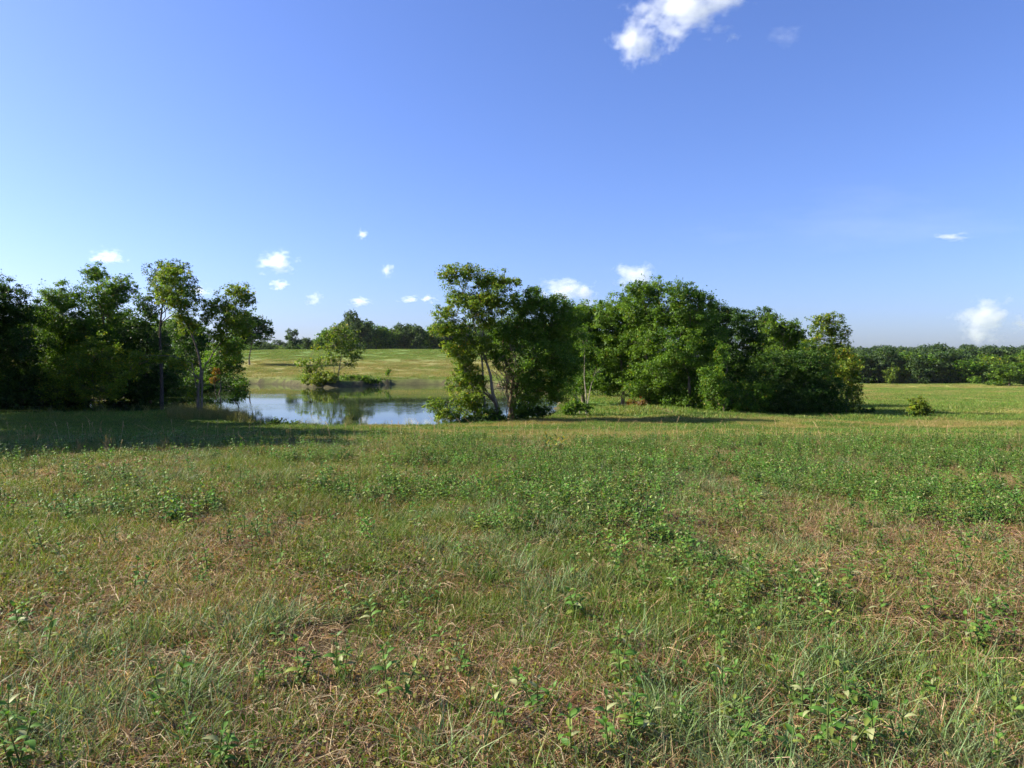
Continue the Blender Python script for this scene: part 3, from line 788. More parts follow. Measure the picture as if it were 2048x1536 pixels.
def blades(mb, n, rg, rad, hmin, hmax, w, lean, curl, cols, jit=.25, flat=False, droop=0.0):
    """curved tapering grass blades"""
    a = rg.random(n) * 6.283; q = rad * np.sqrt(rg.random(n))
    p = np.stack([q * np.cos(a), q * np.sin(a), np.zeros(n)], 1)
    th = rg.random(n) * 6.283
    h = hmin + (hmax - hmin) * rg.random(n) ** 1.5
    if flat:
        el = rg.random(n) ** 2 * .5
        p[:, 2] = rg.random(n) ** 2 * .055
        dv = np.stack([np.cos(th) * np.cos(el), np.sin(th) * np.cos(el), np.sin(el)], 1)
    else:
        ln = lean * rg.random(n)
        dv = np.stack([np.cos(th) * np.sin(ln), np.sin(th) * np.sin(ln), np.cos(ln)], 1)
    hor = np.stack([np.cos(th), np.sin(th), np.zeros(n)], 1)
    side = np.stack([-np.sin(th), np.cos(th), np.zeros(n)], 1)
    tw = rg.normal(size=n)[:, None] * .7
    side = unit(side + tw * np.cross(dv, side))
    ww = (w * (.6 + .8 * rg.random(n)))[:, None]
    cu = (curl * rg.random(n) * h)[:, None]
    hh = h[:, None]
    dn = np.array((0, 0, -1.0)) * (droop * rg.random(n) * h)[:, None]
    p0 = p; p1 = p + dv * hh * .5 + hor * cu * .18; p2 = p + dv * hh + hor * cu * .9 + dn
    if flat:
        kk = rg.normal(size=(n, 1)) * .12 * hh
        p1 = p1 + side * kk; p2[:, 2] = np.maximum(p2[:, 2] * .5, .004)
    v = np.stack([p0 - side * ww * .5, p0 + side * ww * .5, p1 - side * ww * .42, p1 + side * ww * .42, p2 - side * ww * .06, p2 + side * ww * .06], 1)
    i = np.arange(n)[:, None] * 6
    f = np.concatenate([i + np.array([[0, 1, 3, 2]]), i + np.array([[2, 3, 5, 4]])])
    cols = np.asarray(cols, float)
    cc = cols[rg.integers(0, len(cols), n)] * (1 - jit + 2 * jit * rg.random((n, 1)))
    mb.add(v.reshape(-1, 3), f, np.repeat(cc, 6, 0))

STRAW = [(0.36, 0.25, 0.14), (0.31, 0.19, 0.10), (0.43, 0.325, 0.19), (0.24, 0.135, 0.075), (0.17, 0.1, 0.044), (0.32, 0.255, 0.165), (0.29, 0.16, 0.09)]
GRS = [(0.09, 0.167, 0.021), (0.12, 0.196, 0.0252), (0.065, 0.132, 0.0154), (0.12, 0.19, 0.034), (0.18, 0.205, 0.05)]
BLUG = [(0.12, 0.189, 0.0723), (0.17, 0.231, 0.102), (0.1, 0.158, 0.0553), (0.21, 0.257, 0.119)]
CLOV = [(0.075, 0.132, 0.0135), (0.11, 0.155, 0.0165), (0.15, 0.178, 0.0225), (0.05, 0.0978, 0.0105), (0.2, 0.196, 0.03), (0.1, 0.069, 0.015)]

def small_leaves(mb, n, rg, rad, h, sz, cols, asp=.7):
    a = rg.random(n) * 6.283; q = rad * np.sqrt(rg.random(n))
    p = np.stack([q * np.cos(a), q * np.sin(a), .006 + h * rg.random(n) ** 1.3], 1)
    nr = unit(rg.normal(size=(n, 3)) * .55 + np.array((0, 0, 1.0)))
    t = unit(np.cross(nr, rg.normal(size=(n, 3)))); b = np.cross(nr, t)
    l = (sz * (.5 + rg.random(n)))[:, None]; w = l * asp
    v = np.stack([p - t * l * .5, p + b * w * .5 + nr * w * .15, p + t * l * .5, p - b * w * .5 + nr * w * .15], 1)
    cols = np.asarray(cols, float)
    cc = cols[rg.integers(0, len(cols), n)] * (.7 + .6 * rg.random((n, 1)))
    mb.add(v.reshape(-1, 3), np.arange(n * 4).reshape(n, 4), np.repeat(cc, 4, 0))

def proto(name, fn, k, mat):
    out = []
    for i in range(k):
        mb = MB(); fn(mb, np.random.default_rng(100 + i * 7 + len(name)))
        me = mb.mesh(name); me.materials.append(mat); out.append(me)
    return out

def gauss_disc(rg, n, rad):
    q = rad * np.minimum(np.abs(rg.normal(size=n)) * .62, 1.05 + .1 * rg.random(n)); a = rg.random(n) * 6.283
    # bring the sampling to an even middle with a soft rim
    q = np.where(rg.random(n) < .6, rad * .8 * np.sqrt(rg.random(n)), q)
    return q * np.cos(a), q * np.sin(a)

def strew(mb, n, rg, rad, make, *args, spots=0, spotr=.1, **kw):
    """moves the pieces of a cover layer to places over a soft-edged patch, in spots (tufts) or evenly"""
    t = MB(); make(t, n, rg, *args, **kw)
    v = np.concatenate(t.v); f = np.concatenate(t.f); c = np.concatenate(t.c)
    k = len(v) // n
    if spots:
        sx, sy = gauss_disc(rg, spots, rad); i = rg.integers(0, spots, n)
        x = sx[i] + rg.normal(size=n) * spotr; y = sy[i] + rg.normal(size=n) * spotr
        g = (.8 + .4 * rg.random((spots, 1)))[i]
        c = c * np.repeat(g, k, 0)
    else:
        x, y = gauss_disc(rg, n, rad)
    v[:, 0] += np.repeat(x, k); v[:, 1] += np.repeat(y, k)
    mb.add(v, f, c)

LITTER = [(.15, .075, .04), (.09, .05, .025), (.24, .13, .07), (.32, .22, .12), (.20, .09, .045)]
def bl(mb, n, rg, *a, **k): blades(mb, n, rg, .02, *a, **k)
def sm(mb, n, rg, *a): small_leaves(mb, n, rg, .02, *a)
def q_base(mb, rg, dry, green, clov):
    r = .98
    dry *= 1.9; green *= 1.9; clov *= 1.9
    strew(mb, int(2300 * dry), rg, r, bl, .06, .28, .0040, 0, .1, STRAW, flat=True)
    strew(mb, int(500 * dry), rg, r, bl, .05, .17, .0034, 1.0, .5, STRAW, spots=40, spotr=.07)
    strew(mb, int(900 * dry), rg, r, sm, .03, .018, LITTER, .6)
    if green: strew(mb, int(2400 * green), rg, r, bl, .05, .17, .0042, .6, .6, GRS, spots=int(40 * green) + 8, spotr=.085)
    strew(mb, int(2600 * clov), rg, r, sm, .07, .021, CLOV, spots=100, spotr=.10)
def q_dry(mb, rg): q_base(mb, rg, .95, .18, .32)
def q_grassy(mb, rg): q_base(mb, rg, .55, .75, .6)
def q_clover(mb, rg): q_base(mb, rg, .55, .3, 1.25)
def q_mix(mb, rg): q_base(mb, rg, .8, .5, .55)
def p_blue(mb, rg):
    blades(mb, 80, rg, .13, .10, .27, .0050, 1.15, .7, BLUG, droop=.25)
    blades(mb, 12, rg, .16, .08, .24, .0038, .9, .5, STRAW)
TAN = [(0.3, 0.245, 0.088), (0.22, 0.204, 0.056), (0.16, 0.168, 0.04), (0.35, 0.275, 0.112), (0.27, 0.204, 0.08)]
LUSH = [(0.08, 0.168, 0.0225), (0.12, 0.213, 0.0285), (0.06, 0.134, 0.0165), (0.18, 0.241, 0.0413)]
def q_tan(mb, rg):
    strew(mb, 1700, rg, 1.3, bl, .05, .17, .009, .7, .5, TAN, spots=150, spotr=.15)
    strew(mb, 500, rg, 1.3, bl, .05, .16, .009, .7, .5, LUSH, spots=40, spotr=.12)
def q_bankgreen(mb, rg):
    strew(mb, 1500, rg, 1.3, bl, .06, .2, .010, .7, .5, LUSH, spots=110, spotr=.15)
    strew(mb, 600, rg, 1.3, bl, .05, .18, .009, .7, .5, TAN, spots=50, spotr=.15)
    strew(mb, 500, rg, 1.3, sm, .14, .05, [(.06, .12, .025), (.09, .14, .03)], .6, spots=60, spotr=.12)
def q_fieldgreen(mb, rg):
    strew(mb, 1500, rg, 3.0, bl, .08, .26, .022, .7, .5, LUSH, spots=200, spotr=.2)
    strew(mb, 600, rg, 3.0, bl, .08, .24, .022, .7, .5, TAN[:3], spots=70, spotr=.2)
def q_fieldtan(mb, rg):
    strew(mb, 1500, rg, 3.0, bl, .06, .2, .022, .7, .5, TAN, spots=200, spotr=.25)
    strew(mb, 600, rg, 3.0, bl, .06, .2, .022, .7, .5, LUSH, spots=70, spotr=.2)
def p_tall(mb, rg):
    blades(mb, 46, rg, .20, .3, .85, .011, .35, .45, [(.16, .17, .05), (.09, .13, .03), (.30, .23, .11), (.22, .19, .08)])
def p_lush(mb, rg):
    blades(mb, 60, rg, .34, .10, .28, .012, .6, .5, LUSH)
    small_leaves(mb, 40, rg, .32, .16, .05, [(.06, .12, .025), (.09, .14, .03)], .6)
PR = {k: proto(k, fn, 3, M_GRASS) for k, fn in dict(dry=q_dry, grassy=q_grassy, clover=q_clover, mix=q_mix, blue=p_blue, tan=q_tan, bankgreen=q_bankgreen,
                                                   fieldgreen=q_fieldgreen, fieldtan=q_fieldtan, tall=p_tall, lush=p_lush).items()}

def sample_field(n, d0, d1, umax=.80, p=1.0):
    """random points of the ground ahead between two distances; p<2 gathers them nearer"""
    q = rng.random(n)
    d = (d0 ** p + q * (d1 ** p - d0 ** p)) ** (1 / p)
    x = (rng.random(n) * 2 - 1) * (umax * d + 1.5)
    return x, d

def lattice(step, d0, d1, umax, margin):
    """jittered grid of the ground ahead"""
    gx, gy = np.meshgrid(np.arange(-umax * d1 - margin, umax * d1 + margin, step), np.arange(d0, d1, step))
    x = gx.ravel() + rng.normal(size=gx.size) * step * .35; y = gy.ravel() + rng.normal(size=gx.size) * step * .35
    k = np.abs(x) < umax * np.maximum(y, .5) + margin
    return x[k], y[k]

def scatter(name, keys, x, y, smin, smax, label, tintvar=.2, base=(1, 1, 1), which=None, bury=0.0):
    protos = [m for k in keys for m in PR[k]]
    n = len(x)
    z = zt(x, y) - bury
    pos = np.stack([x, y, z], 1)
    t = np.asarray(base) * (1 - tintvar + 2 * tintvar * rng.random((n, 1))) * (1 + .10 * (rng.random((n, 3)) - .5))
    s = smin + (smax - smin) * rng.random(n)
    rz = rng.random(n) * 6.283
    e = .5
    gx = (zt(x + e, y) - zt(x - e, y)) / (2 * e); gy = (zt(x, y + e) - zt(x, y - e)) / (2 * e)
    lx = gx * np.cos(rz) + gy * np.sin(rz); ly = -gx * np.sin(rz) + gy * np.cos(rz)
    tilt = np.stack([np.arctan(ly), -np.arctan(lx)], 1)
    idx = rng.integers(0, len(protos), n) if which is None else which * 3 + rng.integers(0, 3, n)
    return gn_scatter(name, protos, pos, rz, s, idx, t, label, tilt)

def field_cover():
    x, y = lattice(.92, .6, 21, .78, 1.8)
    dr = m_dry(x, y); c = fbm(x * .6, y * .6, 3, 140.0); r = rng.random(len(x))
    which = np.where(dr > .36 + .5 * r, 0, np.where(c > .50 + .12 * (r - .5), 2, np.where(r < .65, 1, 3)))
    scatter('field_grass', ['dry', 'grassy', 'clover', 'mix'], x, y, .85, 1.15, 'mat of dry straw, short grass and small-leaved cover over the near field', .12, which=which)
    x, y = sample_field(9000, 1.6, 21, p=1.3); b = m_blue(x, y)
    k = rng.random(len(x)) < .75 * b * (1 - .5 * m_weed(x, y)) + .02
    scatter('grey_green_grass', ['blue'], x[k], y[k], .6, 1.1, 'grey-green tufts of bent grass in patches over the field', .22)
    # strip towards the pond
    x, y = lattice(1.45, 19, 47, .80, 3)
    k = pond_sd(x, y) > 1.2
    x, y = x[k], y[k]; n2 = fbm(x * .12, y * .22, 4, 12); u = x / y
    which = (n2 + .25 * (rng.random(len(x)) - .5) - .5 * sstep(-.12, -.3, u) * sstep(20, 24, y) < .48).astype(int)  # left side mostly lush green, its darker colour chosen to deepen the shade
    scatter('bank_grass', ['tan', 'bankgreen'], x, y, .85, 1.2, 'tan and green rough grass sloping down to the pond', .12, which=which)
    x, y = lattice(3.2, 46, 150, .80, 5)
    x2, y2 = lattice(4.2, 150, 244, .80, 5)
    x, y = np.concatenate([x, x2]), np.concatenate([y, y2])
    k = (pond_sd(x, y) > 2.8); x, y = x[k], y[k]
    n3 = fbm(x * .02, y * .05, 4, 55)
    which = (n3 + .2 * (rng.random(len(x)) - .5) > .55).astype(int)
    which = np.where(x / y < .1, ((rng.random(len(x)) < .9) & (y > 124) & (y < 165)).astype(int), which)
    scatter('meadow_grass', ['fieldgreen', 'fieldtan'], x, y, .9, 1.2, 'green grass of the low field and far meadow', .12, which=which)
    # shoreline fringe
    seg = np.linalg.norm(np.roll(PP, -1, 0) - PP, axis=1); cs = np.concatenate([[0], np.cumsum(seg)])
    s = rng.random(3600) * cs[-1]; i = np.searchsorted(cs, s) - 1; f = ((s - cs[i]) / seg[i])[:, None]
    p = PP[i] * (1 - f) + np.roll(PP, -1, 0)[i] * f
    p = p + rng.normal(size=p.shape) * .8
    sd = pond_sd(p[:, 0], p[:, 1]); k = (sd > np.where(p[:, 1] > 85, .9, .25)) & (sd < 2.6) & (rng.random(len(p)) < np.where(p[:, 1] < 44, .9, .75))
    p = p[k]
    scatter('shore_grass', ['tall', 'lush'], p[:, 0], p[:, 1], .45, .95, 'tufts of taller grass fringing the pond shore', .25, (.7, .85, .6))
field_cover()

def bank_tufts():
    # rough grass over the low banks, the spit and the dam
    n = 9000
    x = -50 + 66 * rng.random(n); y = 38 + 24 * rng.random(n)
    sd = pond_sd(x, y)
    k = (sd > .15) & (sd < 3.2) & (np.abs(x) < .85 * y)
    x, y = x[k], y[k]
    scatter('bank_tufts', ['lush'], x, y, .5, .95, 'low green tufts covering the near banks of the pond', .25, (.9, .95, .8))
    px, d = 335 + 165 * rng.random(500), 43.5 + 11 * rng.random(500)
    x, y = (px - 1024) / F * d, d
    k = pond_sd(x, y) > .1; x, y = x[k], y[k]
    scatter('spit_grass', ['tall'], x, y, .45, 1.0, 'long grass on the spit under the forked tree', .25, (.8, .9, .7))
bank_tufts()

# ------------------------------------------------------------------ weeds: individual plants
def leaf_mesh(name, L, W, cols, rg, fold=.35, bend=.35, n=4):
    """pointed oval leaf with a fold along its midrib, tip bending down"""
    t = np.linspace(0, 1, n + 1)
    prof_ = np.sin(np.pi * t ** .8) ** .85 * .5 * W; prof_[0] = .06 * W; prof_[-1] = .01 * W
    x = L * t; z = bend * L * (t - 1.3 * t ** 2)
    v = []; c = []
    for k in range(n + 1):
        v += [(x[k], -prof_[k], z[k] + fold * prof_[k]), (x[k], 0, z[k]), (x[k], prof_[k], z[k] + fold * prof_[k])]
        q = np.array(cols)
        c += [q * (.9 + .2 * rg.random()), q * 1.25, q * (.9 + .2 * rg.random())]
    f = []
    for k in range(n):
        b = k * 3
        f += [(b, b + 3, b + 4, b + 1), (b + 1, b + 4, b + 5, b + 2)]
    return np.array(v), np.array(f), np.array(c)

WEEDC = [(0.07, 0.157, 0.024), (0.055, 0.129, 0.02), (0.09, 0.179, 0.0288), (0.12, 0.196, 0.04), (0.17, 0.213, 0.04)]
def weed_layout(rg, h, nn):
    """leaf attachment: height, heading, pitch, length"""
    out = []
    for k in range(nn):
        t = .18 + .80 * k / (nn - 1)
        a = k * 1.571 + rg.normal() * .25
        l = (.070 * (1 - .35 * abs(t - .55) / .5)) * (.8 + .4 * rg.random())
        for s in (0, math.pi):
            out.append((t * h, a + s + rg.normal() * .15, .25 - .85 * t + rg.normal() * .22, l if t < .9 else l * .75))
    return out

WLEAF = []
for k in range(7):
    rg = np.random.default_rng(300 + k)
    mb = MB(); mb.add(*leaf_mesh('leaf', 1.0, .40 + .12 * rg.random(), WEEDC[k % 5] if k < 6 else (.24, .26, .12), rg, .3, .3 + .25 * rg.random()))
    me = mb.mesh('leaf', True); me.materials.append(M_WEED); WLEAF.append(me)

def weed_kinds():
    kinds = []
    for k in range(6):
        rg = np.random.default_rng(400 + k)
        H = (.20, .25, .21, .14, .22, .28)[k]; nn = (6, 5, 5, 5, 4, 6)[k]; nst = (1, 2, 3, 1, 3, 2)[k]
        sm = MB(); lv = []; full = MB()
        for q in range(nst):
            h = H * (1 if q == 0 else .6 + .3 * rg.random())
            az = rg.random() * 6.283; ln = (.10 if q == 0 else .5) * h
            ex, ey = math.cos(az) * ln, math.sin(az) * ln
            bx, by = rg.normal(size=2) * .012
            sm.tube([(bx, by, -.02), (bx + ex * .55, by + ey * .55, h * .5), (bx + ex, by + ey, h)], [.0045, .0038, .0022], (.13, .17, .05), 5)
            for (z, a, p, l) in weed_layout(rg, h, nn):
                t = z / h
                m = 6 if rg.random() < .10 else int(rg.integers(0, 6))
                lv.append(((bx + ex * t, by + ey * t, z), a, p, l * (1 if q == 0 else .85), m))
        full.add(np.concatenate(sm.v), np.concatenate(sm.f), np.concatenate(sm.c))
        sme = sm.mesh('stem', True); sme.materials.append(M_WEED)
        for (loc, a, p, l, m) in lv:
            me = WLEAF[m]
            co = np.empty(len(me.vertices) * 3, np.float32); me.vertices.foreach_get('co', co); co = co.reshape(-1, 3) * l
            cc = np.empty(len(me.vertices) * 4, np.float32); me.color_attributes['Col'].data.foreach_get('color', cc); cc = cc.reshape(-1, 4)[:, :3]
            c1, s1 = math.cos(p), math.sin(p)
            co = co @ np.array([[c1, 0, -s1], [0, 1, 0], [s1, 0, c1]])
            c2, s2 = math.cos(a), math.sin(a)
            co = co @ np.array([[c2, s2, 0], [-s2, c2, 0], [0, 0, 1]])
            full.add(co + np.array(loc), np.array([list(q.vertices) for q in me.polygons]), cc)
        fm = full.mesh('broadleaf_weed', True); fm.materials.append(M_WEED)
        kinds.append((sme, lv, fm))
    return kinds
WK = weed_kinds()

def weed(x, y, kind, s, label, group, parts):
    z = float(zt(np.array([x]), np.array([y]))[0])
    sme, lv, fm = WK[kind]
    if parts:
        r = put('broadleaf_weed', None, loc=Vector((x, y, z))); r.empty_display_size = .1
        put('stem', sme, None, r)
        for loc, a, p, l, m in lv:
            o = put('leaf', WLEAF[m], None, r, Vector(loc))
            o.rotation_euler = (rng.normal() * .2, p, a); o.scale = (l, l, l)
    else:
        r = put('broadleaf_weed', fm, None, None, Vector((x, y, z)))
    r.rotation_euler = (rng.normal() * .1, rng.normal() * .1, rng.random() * 6.283)
    r.scale = (s, s, s)
    tag(r, label, 'weed', group)
    return r

NEARW = [(1215, 1530, 4, 1.0, 'tallest broad-leaved weed at the bottom edge, right of centre'), (1262, 1512, 1, .95, 'weed with spreading leaves beside the tallest one at the bottom edge'),
         (1160, 1536, 0, 1.0, 'weed with large pale leaves cut by the bottom edge near the centre'), (1470, 1520, 2, 1.0, 'bushy weed at the bottom edge between centre and right corner'),
         (1010, 1500, 4, .9, 'weed with pale yellowed lower leaves at the bottom, just left of centre'), (1240, 1385, 1, 1.0, 'upright weed with a tiny purple flower beside it'),
         (1288, 1395, 4, .8, 'slim upright weed right of the purple flower'), (590, 1385, 2, 1.0, 'dark green weed alone in the straw, lower left of centre'),
         (740, 1262, 0, .9, 'weed beneath the fallen straw, left of centre'), (1445, 1345, 3, .9, 'small grey-green weed in the brown patch right of centre'),
         (1645, 1290, 4, .9, 'branching weed left of the dark bare hollow, lower right'), (1668, 1372, 1, 1.0, 'tall weed at the edge of the dark bare hollow, lower right'),
         (1682, 1440, 2, .9, 'weed with a pale leaf below the dark hollow'), (1712, 1390, 3, .8, 'three-leaved light green weed beside the dark hollow'),
         (1610, 1490, 1, .9, 'weed near the bottom, left of the pale-leaved clump'), (1672, 1520, 2, 1.0, 'pale-leaved weed clump at the bottom right'),
         (1800, 1515, 4, .85, 'upright weed at the bottom, left of the coarse grass tuft'), (1728, 1530, 0, 1.0, 'weed cut by the bottom edge in the right half'),
         (1870, 1262, 1, 1.1, 'weed with a big pale leaf at the right, mid field'), (1950, 1300, 2, 1.1, 'leafy weed clump near the right edge'),
         (2010, 1440, 4, 1.0, 'weed at the right edge near the corner'), (1460, 1470, 3, .9, 'short weed in brown litter right of the bottom centre'),
         (30, 1290, 2, 1.0, 'weed at the left edge in brown litter'), (270, 1200, 1, 1.0, 'dark green weed clump at the left, lower field')]
placed = []
for px, py, kd, s, lab in NEARW:
    g = ground_hit(px, py)
    weed(g[0], g[1], kd, s * 1.15, lab, 'broad-leaved weeds standing singly in the foreground', True)
    placed.append(g)

def weeds():
    x, y = sample_field(30000, 2.8, 20.5, umax=.76, p=1.6)
    w = m_weed(x, y)
    k = rng.random(len(x)) < np.clip(w + .02, 0, 1)
    x, y = x[k], y[k]
    o = np.argsort(y); x, y = x[o], y[o]
    n = len(x)
    for i in range(min(270, n)):
        near = y[i] < 5.6
        if near: lab, grp = 'broad-leaved green weed among the nearest straw', 'small broad-leaved weeds of the nearest field'
        elif y[i] < 8.0: lab, grp = 'broad-leaved green weed in the lower field', 'broad-leaved weeds before the weed band'
        else: lab, grp = 'broad-leaved green weed in the thick weed band', 'broad-leaved weeds of the band across the field'
        u = x[i] / y[i]
        side = ', left third of the photo' if u < -.24 else (', right third of the photo' if u > .24 else ', middle third of the photo')
        kd = int(rng.integers(0, 6))
        look = ('slim single-stemmed', 'two-stemmed', 'bushy many-leaved', 'short single-stemmed', 'low spreading', 'tall two-stemmed')[kd]
        lab = lab.replace('broad-leaved green weed', look + ' green weed') + side
        weed(x[i], y[i], kd, .65 + .5 * rng.random(), lab, look + ' weeds' + grp[grp.index(' weeds') + 6:] + side, near and i < 45)
    x, y = x[270:], y[270:]
    n = len(x)
    pr = []
    for q in WK:
        me = q[2].copy(); me.materials.clear(); me.materials.append(M_GRASS); pr.append(me)
    z = zt(x, y)
    t = np.array((.92, .94, .86)) * (.65 + .7 * rng.random((n, 1))) * (1 + .3 * (rng.random((n, 3)) - .5))
    gn_scatter('weed_band', pr, np.stack([x, y, z], 1), rng.random(n) * 6.283, .7 + .6 * rng.random(n), rng.integers(0, 6, n), t,
               'thick band of broad-leaved weeds across the middle of the field', rng.normal(size=(n, 2)) * .1)
weeds()

# feathery weeds
def feather_mesh(seed, h=.26, bushy=1):
    rg = np.random.default_rng(seed)
    mb = MB()
    for s in range(bushy):
        lx, ly = (rg.normal(size=2) * .03 if bushy > 1 else (0, 0))
        dx, dy = rg.normal(size=2) * .04 * bushy
        hh = h * (.7 + .4 * rg.random())
        pts = np.array([(lx, ly, -.01), (lx + dx * .4, ly + dy * .4, hh * .5), (lx + dx, ly + dy, hh)])
        mb.tube(pts, [.003, .0025, .001], (.12, .16, .05), 4)
        n = 90
        t = .12 + .88 * rg.random(n)
        p = pts[0] * (1 - t[:, None]) + pts[2] * t[:, None]
        a = rg.random(n) * 6.283; up = .9 + .9 * t
        dv = unit(np.stack([np.cos(a), np.sin(a), up], 1))
        l = (.05 * (1.15 - .6 * t) * (.6 + .8 * rg.random(n)))[:, None]
        sd = unit(np.cross(dv, np.array((0, 0, 1.0)))) * .0016
        v = np.stack([p - sd, p + sd, p + dv * l + sd * .3, p + dv * l - sd * .3], 1)
        cc = np.array((.085, .15, .03)) * (.7 + .7 * rg.random((n, 1)))
        mb.add(v.reshape(-1, 3), np.arange(n * 4).reshape(n, 4), np.repeat(cc, 4, 0))
    me = mb.mesh('feathery_weed'); me.materials.append(M_WEED)
    return me
FM = [feather_mesh(k, .24 + .03 * k, 1) for k in range(3)] + [feather_mesh(9, .24, 9), feather_mesh(12, .18, 6)]
FW = [(1506, 1275, 3, 1.0, 'widest bushy feathery weed, right of centre in the lower field'), (1405, 1282, 0, 1.0, 'tall single feathery weed left of the bushy one'), (1437, 1285, 1, .75, 'feathery weed second left of the bushy one'),
      (1464, 1283, 0, .85, 'feathery weed just left of the bushy one'), (1500, 1395, 1, .9, 'lone feathery weed below the bushy one'), (1268, 1205, 0, .8, 'small feathery weed above the centre straw'),
      (185, 1245, 4, 1.0, 'yellowish feathery clump at the left'), (140, 1235, 4, .8, 'greener feathery clump beside the yellowish one at the left'), (1035, 1090, 3, .8, 'feathery clump in the weed band right of centre'),
      (1115, 1120, 3, .7, 'feathery clump in front of the weed band'), (690, 1410, 3, .8, 'feathery clump in the grass, lower left of centre'), (1522, 1110, 3, .7, 'feathery clump left of the right-hand weeds'),
      (1540, 1040, 3, .8, 'feathery clump high in the weed band at the right'), (910, 1165, 0, 1.0, 'small feathery weed left of centre'), (975, 1170, 4, .8, 'low feathery clump left of centre, mid field'),
      (1600, 1180, 4, .9, 'feathery clump right of the flattened straw'), (640, 1180, 1, .9, 'feathery stem at the left of the mid field')]
for px, py, kd, s, lab in FW:
    g = ground_hit(px, py)
    o = put('feathery_weed', FM[kd], None, None, Vector(g)); o.scale = (s, s, s * 1.05); o.rotation_euler = (rng.normal() * .06, rng.normal() * .06, rng.random() * 6.28)
    tag(o, lab, 'weed', 'feathery weeds in the field')

# the yellowing plant on the crest
def crest_plant(px, py, s, label, yel):
    g = ground_hit(px, py)
    root = put('milkweed_plant', None, loc=Vector(g)); root.scale = (s, s, s)
    tag(root, label, 'plant')
    rg = np.random.default_rng(int(px))
    for k in range(6):
        a = rg.random() * 6.28; ln = .12 + .16 * rg.random(); h = .32 + .16 * rg.random()
        b = np.array((.10 * rg.normal(), .10 * rg.normal(), -.02)); tp = b + np.array((math.cos(a) * ln * .7, math.sin(a) * ln * .7, h))
        sb = MB(); sb.tube([b, (b + tp) / 2 + rg.normal(size=3) * .01, tp], [.006, .005, .003], (.16, .18, .06), 5)
        st = put('stem', sb.mesh('stem', True), M_WEED, root)
        lb = MB()
        for q in range(8):
            t = .25 + .75 * q / 7
            p = b * (1 - t) + tp * t
            col = (.34, .30, .06) if rg.random() < yel else (.10, .17, .05)
            v, f, c = leaf_mesh('leaf', .13, .045, col, rg, .3, .2)
            pc = -.75 + .2 * rg.normal(); aa = q * 2.4 + rg.normal() * .3
            c1, s1 = math.cos(pc), math.sin(pc); v = v @ np.array([[c1, 0, -s1], [0, 1, 0], [s1, 0, c1]])
            c2, s2 = math.cos(aa), math.sin(aa); v = v @ np.array([[c2, s2, 0], [-s2, c2, 0], [0, 0, 1]])
            lb.add(v + p, f, c)
        put('leaves', lb.mesh('leaves', True), M_WEED, st)
crest_plant(1108, 912, .95, 'clump of tall yellowing plants standing out on the crest', .35)
crest_plant(1083, 908, .6, 'smaller dark-leaved plant left of the yellowing clump on the crest', .05)

# dry stalks
def stalk_mesh(seed, h=.5, head=True):
    rg = np.random.default_rng(seed); mb = MB()
    dx, dy = rg.normal(size=2) * .12 * h
    pts = np.array([(0, 0, -.02), (dx * .25, dy * .25, h * .4), (dx * .6, dy * .6, h * .75), (dx * 1.25, dy * 1.25, h)])
    c = np.array(STRAW[seed % 3])
    mb.tube(pts, [.0022, .002, .0016, .0009], c, 4)
    if head:
        n = 26; t = .78 + .22 * rg.random(n)
        p = pts[2] * (1 - (t[:, None] - .75) * 4) + pts[3] * ((t[:, None] - .75) * 4)
        dv = unit(rg.normal(size=(n, 3)) * .5 + (pts[3] - pts[2]) / h * 4)
        sd = unit(np.cross(dv, rg.normal(size=(n, 3)))) * .0016
        l = .02 + .02 * rg.random((n, 1))
        v = np.stack([p - sd, p + sd, p + dv * l + sd * .3, p + dv * l - sd * .3], 1)
        mb.add(v.reshape(-1, 3), np.arange(n * 4).reshape(n, 4), c * 1.1)
    me = mb.mesh('stalk'); me.materials.append(M_GRASS); return me
SK = [stalk_mesh(k, .32 + .05 * k) for k in range(4)]
def stalks():
    x, y = sample_field(420, 2.6, 24, p=1.3)
    n = len(x); z = zt(x, y)
    lie = rng.random(n) < .35
    tilt = rng.normal(size=(n, 2)) * .16; tilt[lie, 0] = 1.2 + .25 * rng.random(lie.sum())
    gn_scatter('dry_stalks', SK, np.stack([x, y, z + .02], 1), rng.random(n) * 6.283, .55 + .4 * rng.random(n), rng.integers(0, 4, n), np.ones((n, 3)) * (.8 + .4 * rng.random((n, 1))), 'thin dry seed stalks standing and lying in the field', tilt)
    # ragged taller grass heads along the shaded crest
    x = (rng.random(260) * 2 - 1) * 14; y = 16.5 + 5 * rng.random(260) - .15 * x * 0
    k = (x / y > -.72) & (x / y < .72); x, y = x[k], y[k]; n = len(x); z = zt(x, y)
    gn_scatter('crest_stalks', SK, np.stack([x, y, z], 1), rng.random(n) * 6.283, .7 + .8 * rng.random(n), rng.integers(0, 4, n), np.ones((n, 3)) * (.9 + .4 * rng.random((n, 1))), 'seed stalks rising along the crest of the field', rng.normal(size=(n, 2)) * .12)
stalks()
for px, py, s, lab in [(215, 905, 1.1, 'tall tan grass tuft at the left against the shaded bank'), (160, 908, .9, 'shorter tan grass tuft left of the tall one'), (330, 900, .8, 'small tan grass tuft right of the tall one')]:
    g = ground_hit(px, py)
    mb = MB(); blades(mb, 60, np.random.default_rng(int(px)), .08, .18, .42, .006, .28, .35, [(.36, .25, .11), (.30, .2, .09), (.25, .2, .08)])
    o = put('grass_tuft', mb.mesh('grass_tuft'), M_WEED, None, Vector(g)); o.scale = (s,) * 3
    tag(o, lab, 'grass tuft')

